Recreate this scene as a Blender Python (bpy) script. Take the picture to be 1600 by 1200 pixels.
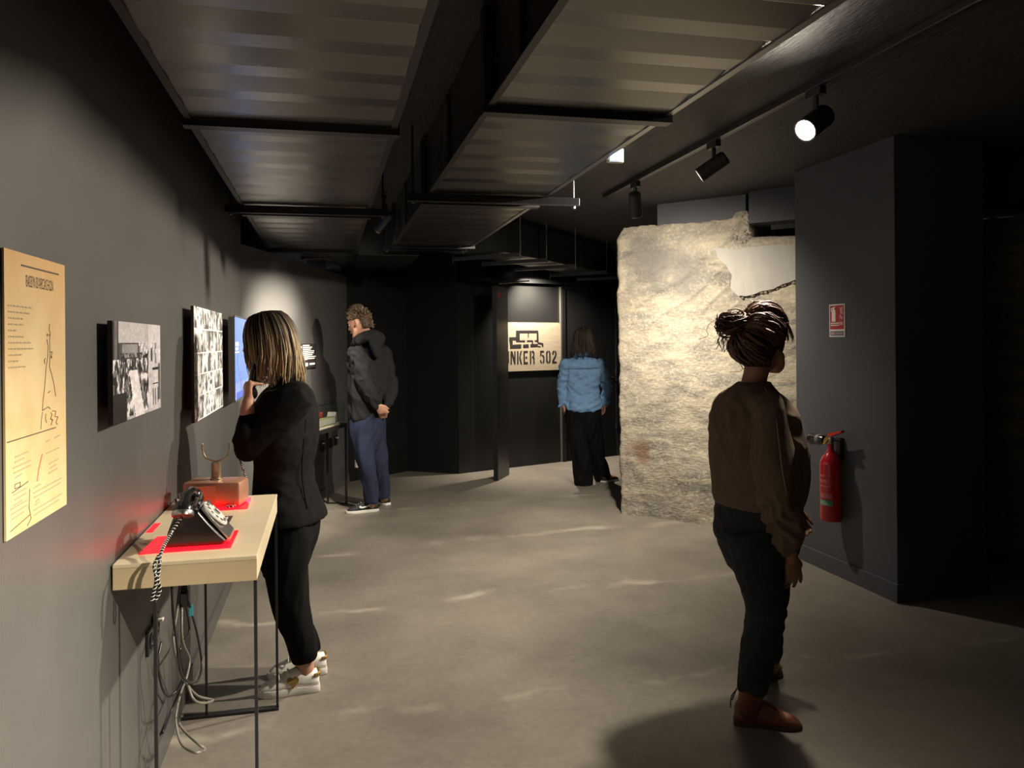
import bpy, bmesh, math, random
import numpy as np
from mathutils import Vector, Matrix, noise

for o in list(bpy.data.objects):
    bpy.data.objects.remove(o)
scene = bpy.context.scene
C = scene.collection
random.seed(7)
RNG = np.random.default_rng(7)
PI = math.pi

# ------------------------------------------------------------------ camera
cam_data = bpy.data.cameras.new('camera')
cam = bpy.data.objects.new('camera', cam_data)
C.objects.link(cam)
scene.camera = cam
YAW = math.atan(289.0 / 1250.0)
ROLL = math.radians(0.5)
cam.location = (0.0, 0.0, 1.5)
cam.matrix_world = (Matrix.Translation((0, 0, 1.5)) @ Matrix.Rotation(-YAW, 4, 'Z')
                    @ Matrix.Rotation(PI / 2, 4, 'X') @ Matrix.Rotation(-ROLL, 4, 'Z'))
cam_data.sensor_width = 36.0
cam_data.lens = 36.0 * 1250.0 / 1600.0
cam_data.shift_y = -(600.0 - 533.5) / 1600.0
cam_data.clip_start = 0.02

# ------------------------------------------------------------------ world and exposure
world = bpy.data.worlds.new('world')
scene.world = world
world.use_nodes = True
world.node_tree.nodes['Background'].inputs[0].default_value = (0.5, 0.55, 0.65, 1)
world.node_tree.nodes['Background'].inputs[1].default_value = 0.02
vs = scene.view_settings
vs.view_transform = 'Standard'
vs.look = 'None'
vs.gamma = 1.0
vs.use_curve_mapping = False
vs.exposure = 1.0

WARM = (1.0, 0.89, 0.735)
NEUT = (1.0, 0.93, 0.82)
# lamp name: (mount on the ceiling, aim, watts, cone degrees, blend, colour)
SPOTS = {
    'near': ((2.14, 0.55, 2.65), (-0.60, 1.62, 0.22), 800, 44, 1.0, WARM),
    'lit': ((2.14, 3.18, 2.65), (-0.50, 2.10, 0.70), 210, 110, 1.0, WARM),
    'mid': ((2.14, 4.15, 2.65), (-0.50, 5.70, 0.50), 300, 130, 1.0, WARM),
    'far': ((2.14, 5.33, 2.65), (2.60, 6.10, 1.02), 80, 68, 0.9, WARM),
    'gap': ((0.43, 6.15, 2.65), (-0.40, 6.72, 1.42), 430, 80, 1.0, WARM),
    'door': ((2.35, 9.05, 2.65), (2.62, 9.38, 1.2), 230, 120, 0.9, WARM),
}
SPILL = {'far': (105, 168), 'lit': (70, 150)}    # wide stray light around the beam: watts, degrees

# ------------------------------------------------------------------ materials
MATS = {}
def pmat(name, c1, c2=None, scale=4.0, rough=0.5, metal=0.0, bump=0.0, bscale=60.0, spec=0.5,
         detail=5.0, rough2=None, stretch=None, emit=None, estr=0.0, trans=0.0, alpha=1.0, lo=0.35, hi=0.65):
    m = bpy.data.materials.new(name)
    m.use_nodes = True
    nt = m.node_tree
    b = nt.nodes['Principled BSDF']
    b.inputs['Base Color'].default_value = (*c1, 1)
    b.inputs['Roughness'].default_value = rough
    b.inputs['Metallic'].default_value = metal
    b.inputs['Specular IOR Level'].default_value = spec
    b.inputs['Transmission Weight'].default_value = trans
    b.inputs['Alpha'].default_value = alpha
    if emit:
        b.inputs['Emission Color'].default_value = (*emit, 1)
        b.inputs['Emission Strength'].default_value = estr
    tc = nt.nodes.new('ShaderNodeTexCoord')
    mp = nt.nodes.new('ShaderNodeMapping')
    nt.links.new(tc.outputs['Object'], mp.inputs['Vector'])
    if stretch:
        mp.inputs['Scale'].default_value = stretch
    if c2 is not None or rough2 is not None:
        n = nt.nodes.new('ShaderNodeTexNoise')
        n.inputs['Scale'].default_value = scale
        n.inputs['Detail'].default_value = detail
        n.inputs['Roughness'].default_value = 0.6
        nt.links.new(mp.outputs[0], n.inputs['Vector'])
        mr = nt.nodes.new('ShaderNodeMapRange')
        mr.inputs['From Min'].default_value = lo
        mr.inputs['From Max'].default_value = hi
        nt.links.new(n.outputs['Fac'], mr.inputs['Value'])
        if c2 is not None:
            mx = nt.nodes.new('ShaderNodeMix')
            mx.data_type = 'RGBA'
            mx.inputs['A'].default_value = (*c1, 1)
            mx.inputs['B'].default_value = (*c2, 1)
            nt.links.new(mr.outputs[0], mx.inputs['Factor'])
            nt.links.new(mx.outputs['Result'], b.inputs['Base Color'])
        if rough2 is not None:
            mr2 = nt.nodes.new('ShaderNodeMapRange')
            mr2.inputs['To Min'].default_value = rough
            mr2.inputs['To Max'].default_value = rough2
            nt.links.new(mr.outputs[0], mr2.inputs['Value'])
            nt.links.new(mr2.outputs[0], b.inputs['Roughness'])
    if bump:
        n2 = nt.nodes.new('ShaderNodeTexNoise')
        n2.inputs['Scale'].default_value = bscale
        n2.inputs['Detail'].default_value = 6.0
        nt.links.new(mp.outputs[0], n2.inputs['Vector'])
        bp = nt.nodes.new('ShaderNodeBump')
        bp.inputs['Strength'].default_value = bump
        bp.inputs['Distance'].default_value = 0.01
        nt.links.new(n2.outputs['Fac'], bp.inputs['Height'])
        nt.links.new(bp.outputs[0], b.inputs['Normal'])
    MATS[name] = m
    return m

def cmat(name, rough=0.6, spec=0.4, emit=0.0, bump=0.0):
    """material coloured by the mesh's own colour attribute (prints, hair)"""
    m = bpy.data.materials.new(name)
    m.use_nodes = True
    nt = m.node_tree
    b = nt.nodes['Principled BSDF']
    a = nt.nodes.new('ShaderNodeAttribute')
    a.attribute_name = 'Col'
    nt.links.new(a.outputs['Color'], b.inputs['Base Color'])
    b.inputs['Roughness'].default_value = rough
    b.inputs['Specular IOR Level'].default_value = spec
    if emit:
        nt.links.new(a.outputs['Color'], b.inputs['Emission Color'])
        b.inputs['Emission Strength'].default_value = emit
    MATS[name] = m
    return m

M_wall = pmat('charcoal paint', (0.080, 0.0785, 0.075), (0.070, 0.069, 0.066), 3, 0.42, bump=0.05, bscale=140, spec=0.5)
M_black = pmat('black paint', (0.006, 0.006, 0.0065), (0.008, 0.008, 0.0085), 2, 0.6, bump=0.08, bscale=90, spec=0.2)
M_gloss = pmat('black satin paint', (0.009, 0.009, 0.009), (0.012, 0.012, 0.0115), 2, 0.33, bump=0.04, bscale=60, spec=0.5)
M_slate = pmat('slate paint', (0.072, 0.075, 0.086), (0.063, 0.066, 0.077), 2, 0.6, bump=0.05, bscale=120, spec=0.3)
M_ceil = pmat('black rough ceiling', (0.046, 0.045, 0.045), (0.022, 0.022, 0.022), 9, 0.62, bump=0.55, bscale=22, stretch=(4, 1, 1), spec=0.4)
M_steel = pmat('galvanised steel', (0.215, 0.21, 0.195), (0.19, 0.186, 0.173), 1.5, 0.27, metal=1.0, rough2=0.32, detail=1)
M_bar = pmat('black steel bar', (0.012, 0.012, 0.013), None, rough=0.4, spec=0.5)
M_barhi = pmat('worn steel edge', (0.30, 0.30, 0.30), None, rough=0.35, metal=1.0)
M_lampblk = pmat('black lamp housing', (0.02, 0.02, 0.022), None, rough=0.45)
M_cream = pmat('cream laminate', (0.60, 0.51, 0.35), (0.57, 0.48, 0.32), 6, 0.42, stretch=(1, 6, 1))
M_creamside = pmat('cream edge', (0.50, 0.40, 0.24), (0.46, 0.37, 0.22), 8, 0.5)
M_red = pmat('glowing red acrylic', (0.62, 0.005, 0.012), None, rough=0.12, emit=(1.0, 0.003, 0.008), estr=2.2)  # emission added so the pads cast a red glow on the wall
M_bak = pmat('black bakelite', (0.008, 0.008, 0.008), (0.013, 0.013, 0.013), 10, 0.18, spec=0.6)
M_chrome = pmat('brushed chrome', (0.62, 0.61, 0.58), (0.45, 0.44, 0.42), 30, 0.28, metal=1.0)
M_dialw = pmat('white enamel', (0.78, 0.76, 0.70), (0.6, 0.58, 0.53), 60, 0.3)
M_copper = pmat('copper lacquer', (0.42, 0.22, 0.14), (0.36, 0.18, 0.115), 9, 0.35, metal=0.35, bump=0.03, bscale=30)
M_brass = pmat('worn brass', (0.42, 0.33, 0.22), (0.28, 0.21, 0.13), 30, 0.35, metal=0.8)
M_white = pmat('white paint', (0.78, 0.77, 0.74), None, rough=0.5)
M_cable = pmat('black cable', (0.018, 0.018, 0.018), None, rough=0.35)
M_cableg = pmat('grey cable', (0.16, 0.15, 0.13), None, rough=0.35)
M_ink = pmat('dark ink', (0.05, 0.035, 0.02), None, rough=0.8)
M_inkf = pmat('faded ink', (0.30, 0.24, 0.14), None, rough=0.8)
M_inkr = pmat('red stamp ink', (0.40, 0.10, 0.06), None, rough=0.8)
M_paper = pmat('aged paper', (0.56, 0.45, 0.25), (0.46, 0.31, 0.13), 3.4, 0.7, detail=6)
M_glass = pmat('case glass', (0.9, 0.95, 0.92), None, rough=0.02, trans=1.0)
M_glass.node_tree.nodes['Principled BSDF'].inputs['IOR'].default_value = 1.1
M_extred = pmat('extinguisher red', (0.42, 0.008, 0.012), None, rough=0.22, spec=0.6)
M_signred = pmat('sign red', (0.40, 0.015, 0.025), None, rough=0.45)
M_green = pmat('label green', (0.02, 0.22, 0.12), None, rough=0.4)
M_tan = pmat('sign tan metal', (0.62, 0.52, 0.38), (0.52, 0.43, 0.31), 5, 0.38, metal=0.55, stretch=(1, 1, 8), bump=0.04, bscale=14)
M_signblk = pmat('sign black', (0.012, 0.01, 0.01), None, rough=0.5)
M_cyan = pmat('cyan tag', (0.05, 0.42, 0.5), None, rough=0.4)
M_print = cmat('photo print', 0.35, 0.4)
M_screen = cmat('lit screen', 0.2, 0.4, emit=0.6)
M_skin = pmat('skin', (0.50, 0.27, 0.18), (0.44, 0.22, 0.15), 18, 0.5, bump=0.05, bscale=220, spec=0.35)
M_skin2 = pmat('skin deep', (0.30, 0.145, 0.09), (0.26, 0.12, 0.075), 18, 0.5, bump=0.05, bscale=220, spec=0.35)
M_eye = pmat('eye white', (0.7, 0.68, 0.64), None, rough=0.2)
M_iris = pmat('iris', (0.03, 0.018, 0.01), None, rough=0.15)
M_lip = pmat('lips', (0.36, 0.12, 0.10), None, rough=0.4)
M_hair = cmat('hair', 0.58, 0.3)

# ------------------------------------------------------------------ mesh helpers
def V3(p): return np.array(p, dtype=float)
def unit(v):
    v = V3(v); n = np.linalg.norm(v)
    return v / n if n > 1e-9 else v

class MB:
    def __init__(self):
        self.v = []; self.f = []; self.c = []
    def add(self, verts, faces, cols=None):
        o = len(self.v)
        self.v.extend([tuple(map(float, p)) for p in verts])
        self.f.extend([tuple(i + o for i in q) for q in faces])
        if cols is not None: self.c.extend(cols)
        return self
    def box(self, c, s, rz=0.0, bev=0.0, M=None):
        bm = bmesh.new()
        bmesh.ops.create_cube(bm, size=1.0)
        bmesh.ops.scale(bm, vec=s, verts=bm.verts)
        if bev > 0:
            bmesh.ops.bevel(bm, geom=list(bm.edges), offset=bev, segments=2, profile=0.5, affect='EDGES')
        T = Matrix.Translation(c) @ Matrix.Rotation(rz, 4, 'Z')
        if M is not None: T = M
        bmesh.ops.transform(bm, matrix=T, verts=bm.verts)
        bm.verts.index_update()
        self.add([v.co for v in bm.verts], [[v.index for v in f.verts] for f in bm.faces])
        bm.free()
        return self
    def box2(self, a, b, bev=0.0):
        a = V3(a); b = V3(b)
        return self.box((a + b) / 2, np.abs(b - a), 0, bev)
    def prism(self, pts, d):
        """polygon of 3D points swept by vector d"""
        n = len(pts)
        P = [V3(p) for p in pts]; d = V3(d)
        vs_ = P + [p + d for p in P]
        nrm = sum((np.cross(P[i], P[(i + 1) % n]) for i in range(n)), V3((0, 0, 0)))
        fl = np.dot(nrm, d) > 0
        fs = [tuple(range(n)), tuple(range(2 * n - 1, n - 1, -1))]
        for i in range(n):
            j = (i + 1) % n
            fs.append((i, n + i, n + j, j))
        if fl: fs = [tuple(reversed(f)) for f in fs]
        return self.add(vs_, fs)
    def rings(self, R, cap=True, cols=None):
        n = len(R[0]); vs_ = [p for r in R for p in r]; fs = []
        cc = None
        if cols is not None: cc = [cols[i] for i in range(len(R)) for _ in range(n)]
        for i in range(len(R) - 1):
            for k in range(n):
                a = i * n + k; b = i * n + (k + 1) % n
                fs.append((a, b, b + n, a + n))
        if cap:
            o = len(vs_)
            vs_.append(np.mean(R[0], axis=0)); vs_.append(np.mean(R[-1], axis=0))
            if cc is not None: cc += [cols[0], cols[-1]]
            L = (len(R) - 1) * n
            for k in range(n):
                fs.append((o, (k + 1) % n, k)); fs.append((o + 1, L + k, L + (k + 1) % n))
        return self.add(vs_, fs, cc)
    def tube(self, path, rad, n=10, sub=4, flat=1.0, cap=True, cols=None, up=None, rounded=False):
        P = [V3(p) for p in path]
        r = [rad] * len(P) if np.isscalar(rad) else list(rad)
        P, r, t = smooth_path(P, r, sub)
        if rounded:
            a = unit(P[0] - P[1]); b = unit(P[-1] - P[-2])
            P = [P[0] + a * r[0] * .85, P[0] + a * r[0] * .55] + P + [P[-1] + b * r[-1] * .55, P[-1] + b * r[-1] * .85]
            r = [r[0] * .45, r[0] * .82] + r + [r[-1] * .82, r[-1] * .45]
        T = []
        for i in range(len(P)):
            T.append(unit(P[min(i + 1, len(P) - 1)] - P[max(i - 1, 0)]))
        u = V3(up) if up is not None else (V3((0, 0, 1)) if abs(T[0][2]) < 0.9 else V3((1, 0, 0)))
        N = unit(u - T[0] * np.dot(u, T[0]))
        R = []
        for i in range(len(P)):
            N = unit(N - T[i] * np.dot(N, T[i]))
            B = np.cross(T[i], N)
            R.append([P[i] + r[i] * (math.cos(a) * B + flat * math.sin(a) * N)
                      for a in (2 * PI * k / n for k in range(n))])
        cs = None
        if cols is not None:
            cs = [cols(i / (len(P) - 1)) for i in range(len(P))]
        return self.rings(R, cap, cs)
    def cyl(self, a, b, r, n=20, r2=None):
        a = V3(a); b = V3(b); t = unit(b - a)
        u = V3((0, 0, 1)) if abs(t[2]) < .9 else V3((1, 0, 0))
        N = unit(u - t * np.dot(u, t)); B = np.cross(t, N)
        r2 = r if r2 is None else r2
        R = [[c + q * (math.cos(x) * B + math.sin(x) * N) for x in (2 * PI * k / n for k in range(n))]
             for c, q in ((a, r), (b, r2))]
        return self.rings(R)
    def lathe(self, prof, o=(0, 0, 0), ax=(0, 0, 1), n=24, cap=True):
        """prof = (radius, height along ax)"""
        t = unit(ax); o = V3(o)
        u = V3((0, 0, 1)) if abs(t[2]) < .9 else V3((1, 0, 0))
        N = unit(u - t * np.dot(u, t)); B = np.cross(t, N)
        R = [[o + t * h + max(q, 1e-4) * (math.cos(x) * B + math.sin(x) * N) for x in (2 * PI * k / n for k in range(n))]
             for q, h in prof]
        return self.rings(R, cap)
    def ball(self, c, r, f=(0, 1, 0), up=(0, 0, 1), n=14, m=9):
        f = unit(f); up = unit(V3(up) - f * np.dot(up, f)); rt = np.cross(f, up); c = V3(c)
        R = []
        for i in range(1, m):
            th = PI * i / m
            R.append([c + rt * r[0] * math.sin(th) * math.cos(a) + f * r[1] * math.sin(th) * math.sin(a) - up * r[2] * math.cos(th)
                      for a in (2 * PI * k / n for k in range(n))])
        R = [[c - up * r[2] + (p - (c - up * r[2])) * .02 for p in R[0]]] + R + [[c + up * r[2] + (p - (c + up * r[2])) * .02 for p in R[-1]]]
        return self.rings(R)

def smooth_path(P, r, sub):
    if sub <= 1 or len(P) < 3:
        return P, r, None
    out = []; rr = []
    n = len(P)
    for i in range(n - 1):
        p0 = P[max(i - 1, 0)]; p1 = P[i]; p2 = P[i + 1]; p3 = P[min(i + 2, n - 1)]
        for k in range(sub):
            t = k / sub
            out.append(0.5 * ((2 * p1) + (-p0 + p2) * t + (2 * p0 - 5 * p1 + 4 * p2 - p3) * t * t + (-p0 + 3 * p1 - 3 * p2 + p3) * t ** 3))
            rr.append(r[i] * (1 - t) + r[i + 1] * t)
    out.append(P[-1]); rr.append(r[-1])
    return out, rr, None

def link(name, me, m, parent=None, smooth=False):
    o = bpy.data.objects.new(name, me)
    C.objects.link(o)
    if m is not None: me.materials.append(m)
    if smooth:
        me.polygons.foreach_set('use_smooth', [True] * len(me.polygons))
    if parent is not None:
        setpar(o, parent)
    return o
def wmat(o):
    M = o.matrix_basis.copy()
    return M if o.parent is None else wmat(o.parent) @ o.matrix_parent_inverse @ M
def setpar(o, parent):
    o.parent = parent
    o.matrix_parent_inverse = wmat(parent).inverted()
def build(name, mb, m, parent=None, smooth=False, auto=None):
    me = bpy.data.meshes.new(name)
    me.from_pydata(mb.v, [], mb.f)
    me.update()
    if mb.c and len(mb.c) == len(mb.v):
        a = me.color_attributes.new('Col', 'FLOAT_COLOR', 'POINT')
        a.data.foreach_set('color', np.array([(*c[:3], 1.0) for c in mb.c], dtype=np.float32).ravel())
    if auto is not None:
        bm = bmesh.new(); bm.from_mesh(me)
        for f in bm.faces: f.smooth = True
        for e in bm.edges:
            if len(e.link_faces) == 2 and e.calc_face_angle(0) > math.radians(auto): e.smooth = False
        bm.to_mesh(me); bm.free()
    return link(name, me, m, parent, smooth)
def empty(name, loc, rz=0.0):
    o = bpy.data.objects.new(name, None)
    C.objects.link(o)
    o.location = loc; o.rotation_euler = (0, 0, rz)
    o.empty_display_size = 0.05
    return o
def tag(o, label, cat, group=None, kind=None):
    o['label'] = label; o['category'] = cat
    if group: o['group'] = group
    if kind: o['kind'] = kind
    return o
def thing(name, label, cat, loc, group=None, rz=0.0):
    return tag(empty(name, loc, rz), label, cat, group)
def struct(name, mb, m, label=None, cat=None, parent=None, **k):
    o = build(name, mb, m, parent, **k)
    if parent is None: o['kind'] = 'structure'
    if label: o['label'] = label
    if cat and parent is None: o['category'] = cat
    return o
def text_mesh(s, size, O, U, W, name, m, parent, sx=1.0, lift=0.0012, align='LEFT', off=0.0, space=1.0):
    """flat lettering: O origin, U reading direction, W up"""
    cu = bpy.data.curves.new('t', 'FONT')
    cu.body = s; cu.size = size; cu.align_x = align; cu.offset = off; cu.resolution_u = 3; cu.space_character = space
    t = bpy.data.objects.new('t', cu); C.objects.link(t)
    dg = bpy.context.evaluated_depsgraph_get()
    me = bpy.data.meshes.new_from_object(t.evaluated_get(dg))
    bpy.data.objects.remove(t); bpy.data.curves.remove(cu)
    U = unit(U); W = unit(W); N = np.cross(U, W); O = V3(O)
    co = np.zeros(len(me.vertices) * 3); me.vertices.foreach_get('co', co); co = co.reshape(-1, 3)
    P = O + np.outer(co[:, 0] * sx, U) + np.outer(co[:, 1], W) + N * lift
    me.vertices.foreach_set('co', P.ravel()); me.update()
    me.name = name
    me.materials.clear()
    return link(name, me, m, parent)
def grid_print(name, arr, O, U, W, w, h, m, parent, lift=0.001):
    """flat printed picture, one small face per colour patch"""
    H_, W_ = arr.shape[:2]
    U = unit(U); W = unit(W); N = np.cross(U, W); O = V3(O) + N * lift
    xs = np.linspace(0, w, W_ + 1); ys = np.linspace(0, h, H_ + 1)
    vs_ = [O + U * x + W * y for y in ys for x in xs]
    fs = [(j * (W_ + 1) + i, j * (W_ + 1) + i + 1, (j + 1) * (W_ + 1) + i + 1, (j + 1) * (W_ + 1) + i)
          for j in range(H_) for i in range(W_)]
    me = bpy.data.meshes.new(name)
    me.from_pydata([tuple(p) for p in vs_], [], fs); me.update()
    a = me.color_attributes.new('Col', 'FLOAT_COLOR', 'CORNER')
    col = np.ones((H_ * W_, 4, 4), dtype=np.float32)
    col[:, :, :3] = arr.reshape(-1, 1, 3)
    a.data.foreach_set('color', col.ravel())
    return link(name, me, m, parent)

# ------------------------------------------------------------------ the setting
def floor_material():
    m = pmat('polished concrete', (0.255, 0.228, 0.190), (0.115, 0.101, 0.084), 0.9, 0.36, rough2=0.5, bump=0.04, bscale=7, detail=7, spec=0.45, lo=0.3, hi=0.7)
    nt = m.node_tree; b = nt.nodes['Principled BSDF']
    src = b.inputs['Base Color'].links[0].from_socket
    geo = nt.nodes.new('ShaderNodeNewGeometry')
    sep = nt.nodes.new('ShaderNodeSeparateXYZ'); nt.links.new(geo.outputs['Position'], sep.inputs[0])
    n1 = nt.nodes.new('ShaderNodeTexNoise'); n1.inputs['Scale'].default_value = 1.6; n1.inputs['Detail'].default_value = 8
    nt.links.new(geo.outputs['Position'], n1.inputs['Vector'])
    n2 = nt.nodes.new('ShaderNodeTexNoise'); n2.inputs['Scale'].default_value = 3.0; n2.inputs['Detail'].default_value = 6
    nt.links.new(geo.outputs['Position'], n2.inputs['Vector'])
    n3 = nt.nodes.new('ShaderNodeTexNoise'); n3.inputs['Scale'].default_value = 28.0; n3.inputs['Detail'].default_value = 5
    nt.links.new(geo.outputs['Position'], n3.inputs['Vector'])
    def math_(op, a, b_=None, c_=None):
        x = nt.nodes.new('ShaderNodeMath'); x.operation = op
        for i, q in enumerate((a, b_, c_)):
            if q is None: continue
            if isinstance(q, (int, float)): x.inputs[i].default_value = q
            else: nt.links.new(q, x.inputs[i])
        return x.outputs[0]
    # pale filled joints: a*x + b*y = c, wobbling, and broken up along their length
    total = None
    for (p, q, w) in JOINTS:
        dx, dy = q[0] - p[0], q[1] - p[1]
        L = math.hypot(dx, dy); nx, ny = -dy / L, dx / L
        c0 = nx * p[0] + ny * p[1]
        d = math_('ADD', math_('MULTIPLY', sep.outputs[0], nx), math_('MULTIPLY', sep.outputs[1], ny))
        d = math_('SUBTRACT', d, c0)
        d = math_('ADD', d, math_('MULTIPLY', math_('SUBTRACT', n1.outputs['Fac'], 0.5), 0.55))
        d = math_('ABSOLUTE', d)
        mr = nt.nodes.new('ShaderNodeMapRange'); mr.interpolation_type = 'SMOOTHSTEP'
        mr.inputs['From Min'].default_value = 0.0; mr.inputs['From Max'].default_value = w
        mr.inputs['To Min'].default_value = 1.0; mr.inputs['To Max'].default_value = 0.0
        nt.links.new(d, mr.inputs['Value'])
        total = mr.outputs[0] if total is None else math_('MAXIMUM', total, mr.outputs[0])
    mask = nt.nodes.new('ShaderNodeMapRange'); mask.inputs['From Min'].default_value = 0.46; mask.inputs['From Max'].default_value = 0.64
    nt.links.new(n2.outputs['Fac'], mask.inputs['Value'])
    total = math_('MULTIPLY', math_('MULTIPLY', total, mask.outputs[0]), 0.5)
    mx = nt.nodes.new('ShaderNodeMix'); mx.data_type = 'RGBA'
    nt.links.new(total, mx.inputs['Factor']); nt.links.new(src, mx.inputs['A'])
    mx.inputs['B'].default_value = (0.46, 0.42, 0.34, 1)
    # fine mottling
    sp = nt.nodes.new('ShaderNodeMapRange'); sp.inputs['From Min'].default_value = 0.35; sp.inputs['From Max'].default_value = 0.7
    sp.inputs['To Min'].default_value = 0.9; sp.inputs['To Max'].default_value = 1.07
    nt.links.new(n3.outputs['Fac'], sp.inputs['Value'])
    mu = nt.nodes.new('ShaderNodeMix'); mu.data_type = 'RGBA'; mu.blend_type = 'MULTIPLY'; mu.inputs['Factor'].default_value = 1.0
    nt.links.new(mx.outputs['Result'], mu.inputs['A']); nt.links.new(sp.outputs[0], mu.inputs['B'])
    nt.links.new(mu.outputs['Result'], b.inputs['Base Color'])
    return m
JOINTS = [((0.488, 7.296, 0), (2.723, 7.393, 0), 0.07), ((-0.149, 5.836, 0), (0.868, 5.936, 0), 0.09), ((-0.211, 3.266, 0), (0.316, 3.285, 0), 0.05), ((-0.051, 4.552, 0), (0.447, 4.589, 0), 0.06)]
M_floor = floor_material()
ROOM = [(-0.75, -2.2), (6.2, -2.2), (6.2, 10.6), (-0.75, 10.6)]
struct('floor', MB().prism([(x, y, 0) for x, y in ROOM], (0, 0, -0.1)), M_floor, 'grey-brown polished concrete floor with pale streaks', 'floor')
struct('ceiling', MB().prism([(x, y, 2.65) for x, y in ROOM], (0, 0, 0.12)), M_ceil, 'rough black painted ceiling', 'ceiling')

def wall_between(name, P, Q, z0, z1, th, m, label):
    """wall whose visible face runs P to Q; thickness th goes to the left of P->Q"""
    P = V3((*P, 0)); Q = V3((*Q, 0)); e = unit(Q - P); n = V3((-e[1], e[0], 0))
    pts = [P, Q, Q + n * th, P + n * th]
    return struct(name, MB().prism([p + V3((0, 0, z0)) for p in pts], (0, 0, z1 - z0)), m, label, 'wall')
WL = -0.6
struct('wall_left', MB().box2((WL - .15, -2.2, 0), (WL, 6.05, 2.65)), M_wall, 'long charcoal wall with framed pictures along the left', 'wall')
OB0 = (-0.6, 6.05); OB1 = (0.21, 8.8)
wall_between('wall_left_far', OB0, OB1, 0, 2.22, 0.08, M_wall, 'charcoal wall lit by a spotlight behind the glass display case')
wall_between('wall_left_upper', (-0.75, 6.05), (-0.75, 10.6), 0, 2.65, 0.1, M_black, 'black upper wall above the ventilation duct end')
wall_between('wall_back_left', OB1, (0.90, 9.35), 0, 2.65, 0.08, M_black, 'dark black wall behind the man with clasped hands')
wall_between('wall_back_middle', (0.90, 9.35), (1.45, 9.0), 0, 2.65, 0.08, M_black, 'narrow black wall beside the open door leaf')
BW0 = V3((1.45, 9.0, 0)); BW1 = V3((4.6, 10.24, 0)); BWe = unit(BW1 - BW0); BWn = V3((BWe[1], -BWe[0], 0))
wall_between('wall_back', BW0[:2], BW1[:2], 0, 2.65, 0.1, M_gloss, 'black satin wall that carries the tan stencilled sign')
wall_between('wall_back_right', (4.6, 10.24), (4.6, 5.6), 0, 2.65, 0.1, M_black, 'black wall behind the concrete block')
wall_between('wall_rear', (6.2, -2.2), (-0.75, -2.2), 0, 2.65, 0.1, M_wall, 'charcoal wall behind the viewer')
wall_between('wall_side', (6.2, 4.0), (6.2, -2.2), 0, 2.65, 0.1, M_black, 'black wall far on the right side')

# baseboards
def board(name, P, Q, h, t, m, label):
    P = V3((*P, 0)); Q = V3((*Q, 0)); e = unit(Q - P); n = V3((e[1], -e[0], 0))
    pts = [P, P + n * t, Q + n * t, Q]
    return struct(name, MB().prism([p for p in pts], (0, 0, h)), m, label, 'baseboard')
board('baseboard_left', (WL, -2.2), (WL, 6.03), 0.09, 0.012, M_wall, 'charcoal baseboard along the left wall under the table')
board('baseboard_left_far', OB0, OB1, 0.09, 0.012, M_wall, 'charcoal baseboard under the display case wall')

# right-hand wall end (pillar) and its baseboard
struct('wall_right', MB().box2((3.14, 3.93, 0), (3.74, 4.92, 2.65), 0.004), M_slate, 'dark slate wall end carrying the fire extinguisher', 'wall')
bb = MB(); bb.box2((3.125, 3.915, 0), (3.755, 4.92, 0.105), 0.003)
struct('baseboard_right', bb, M_slate, 'slate baseboard around the wall end under the extinguisher', 'baseboard')
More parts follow.
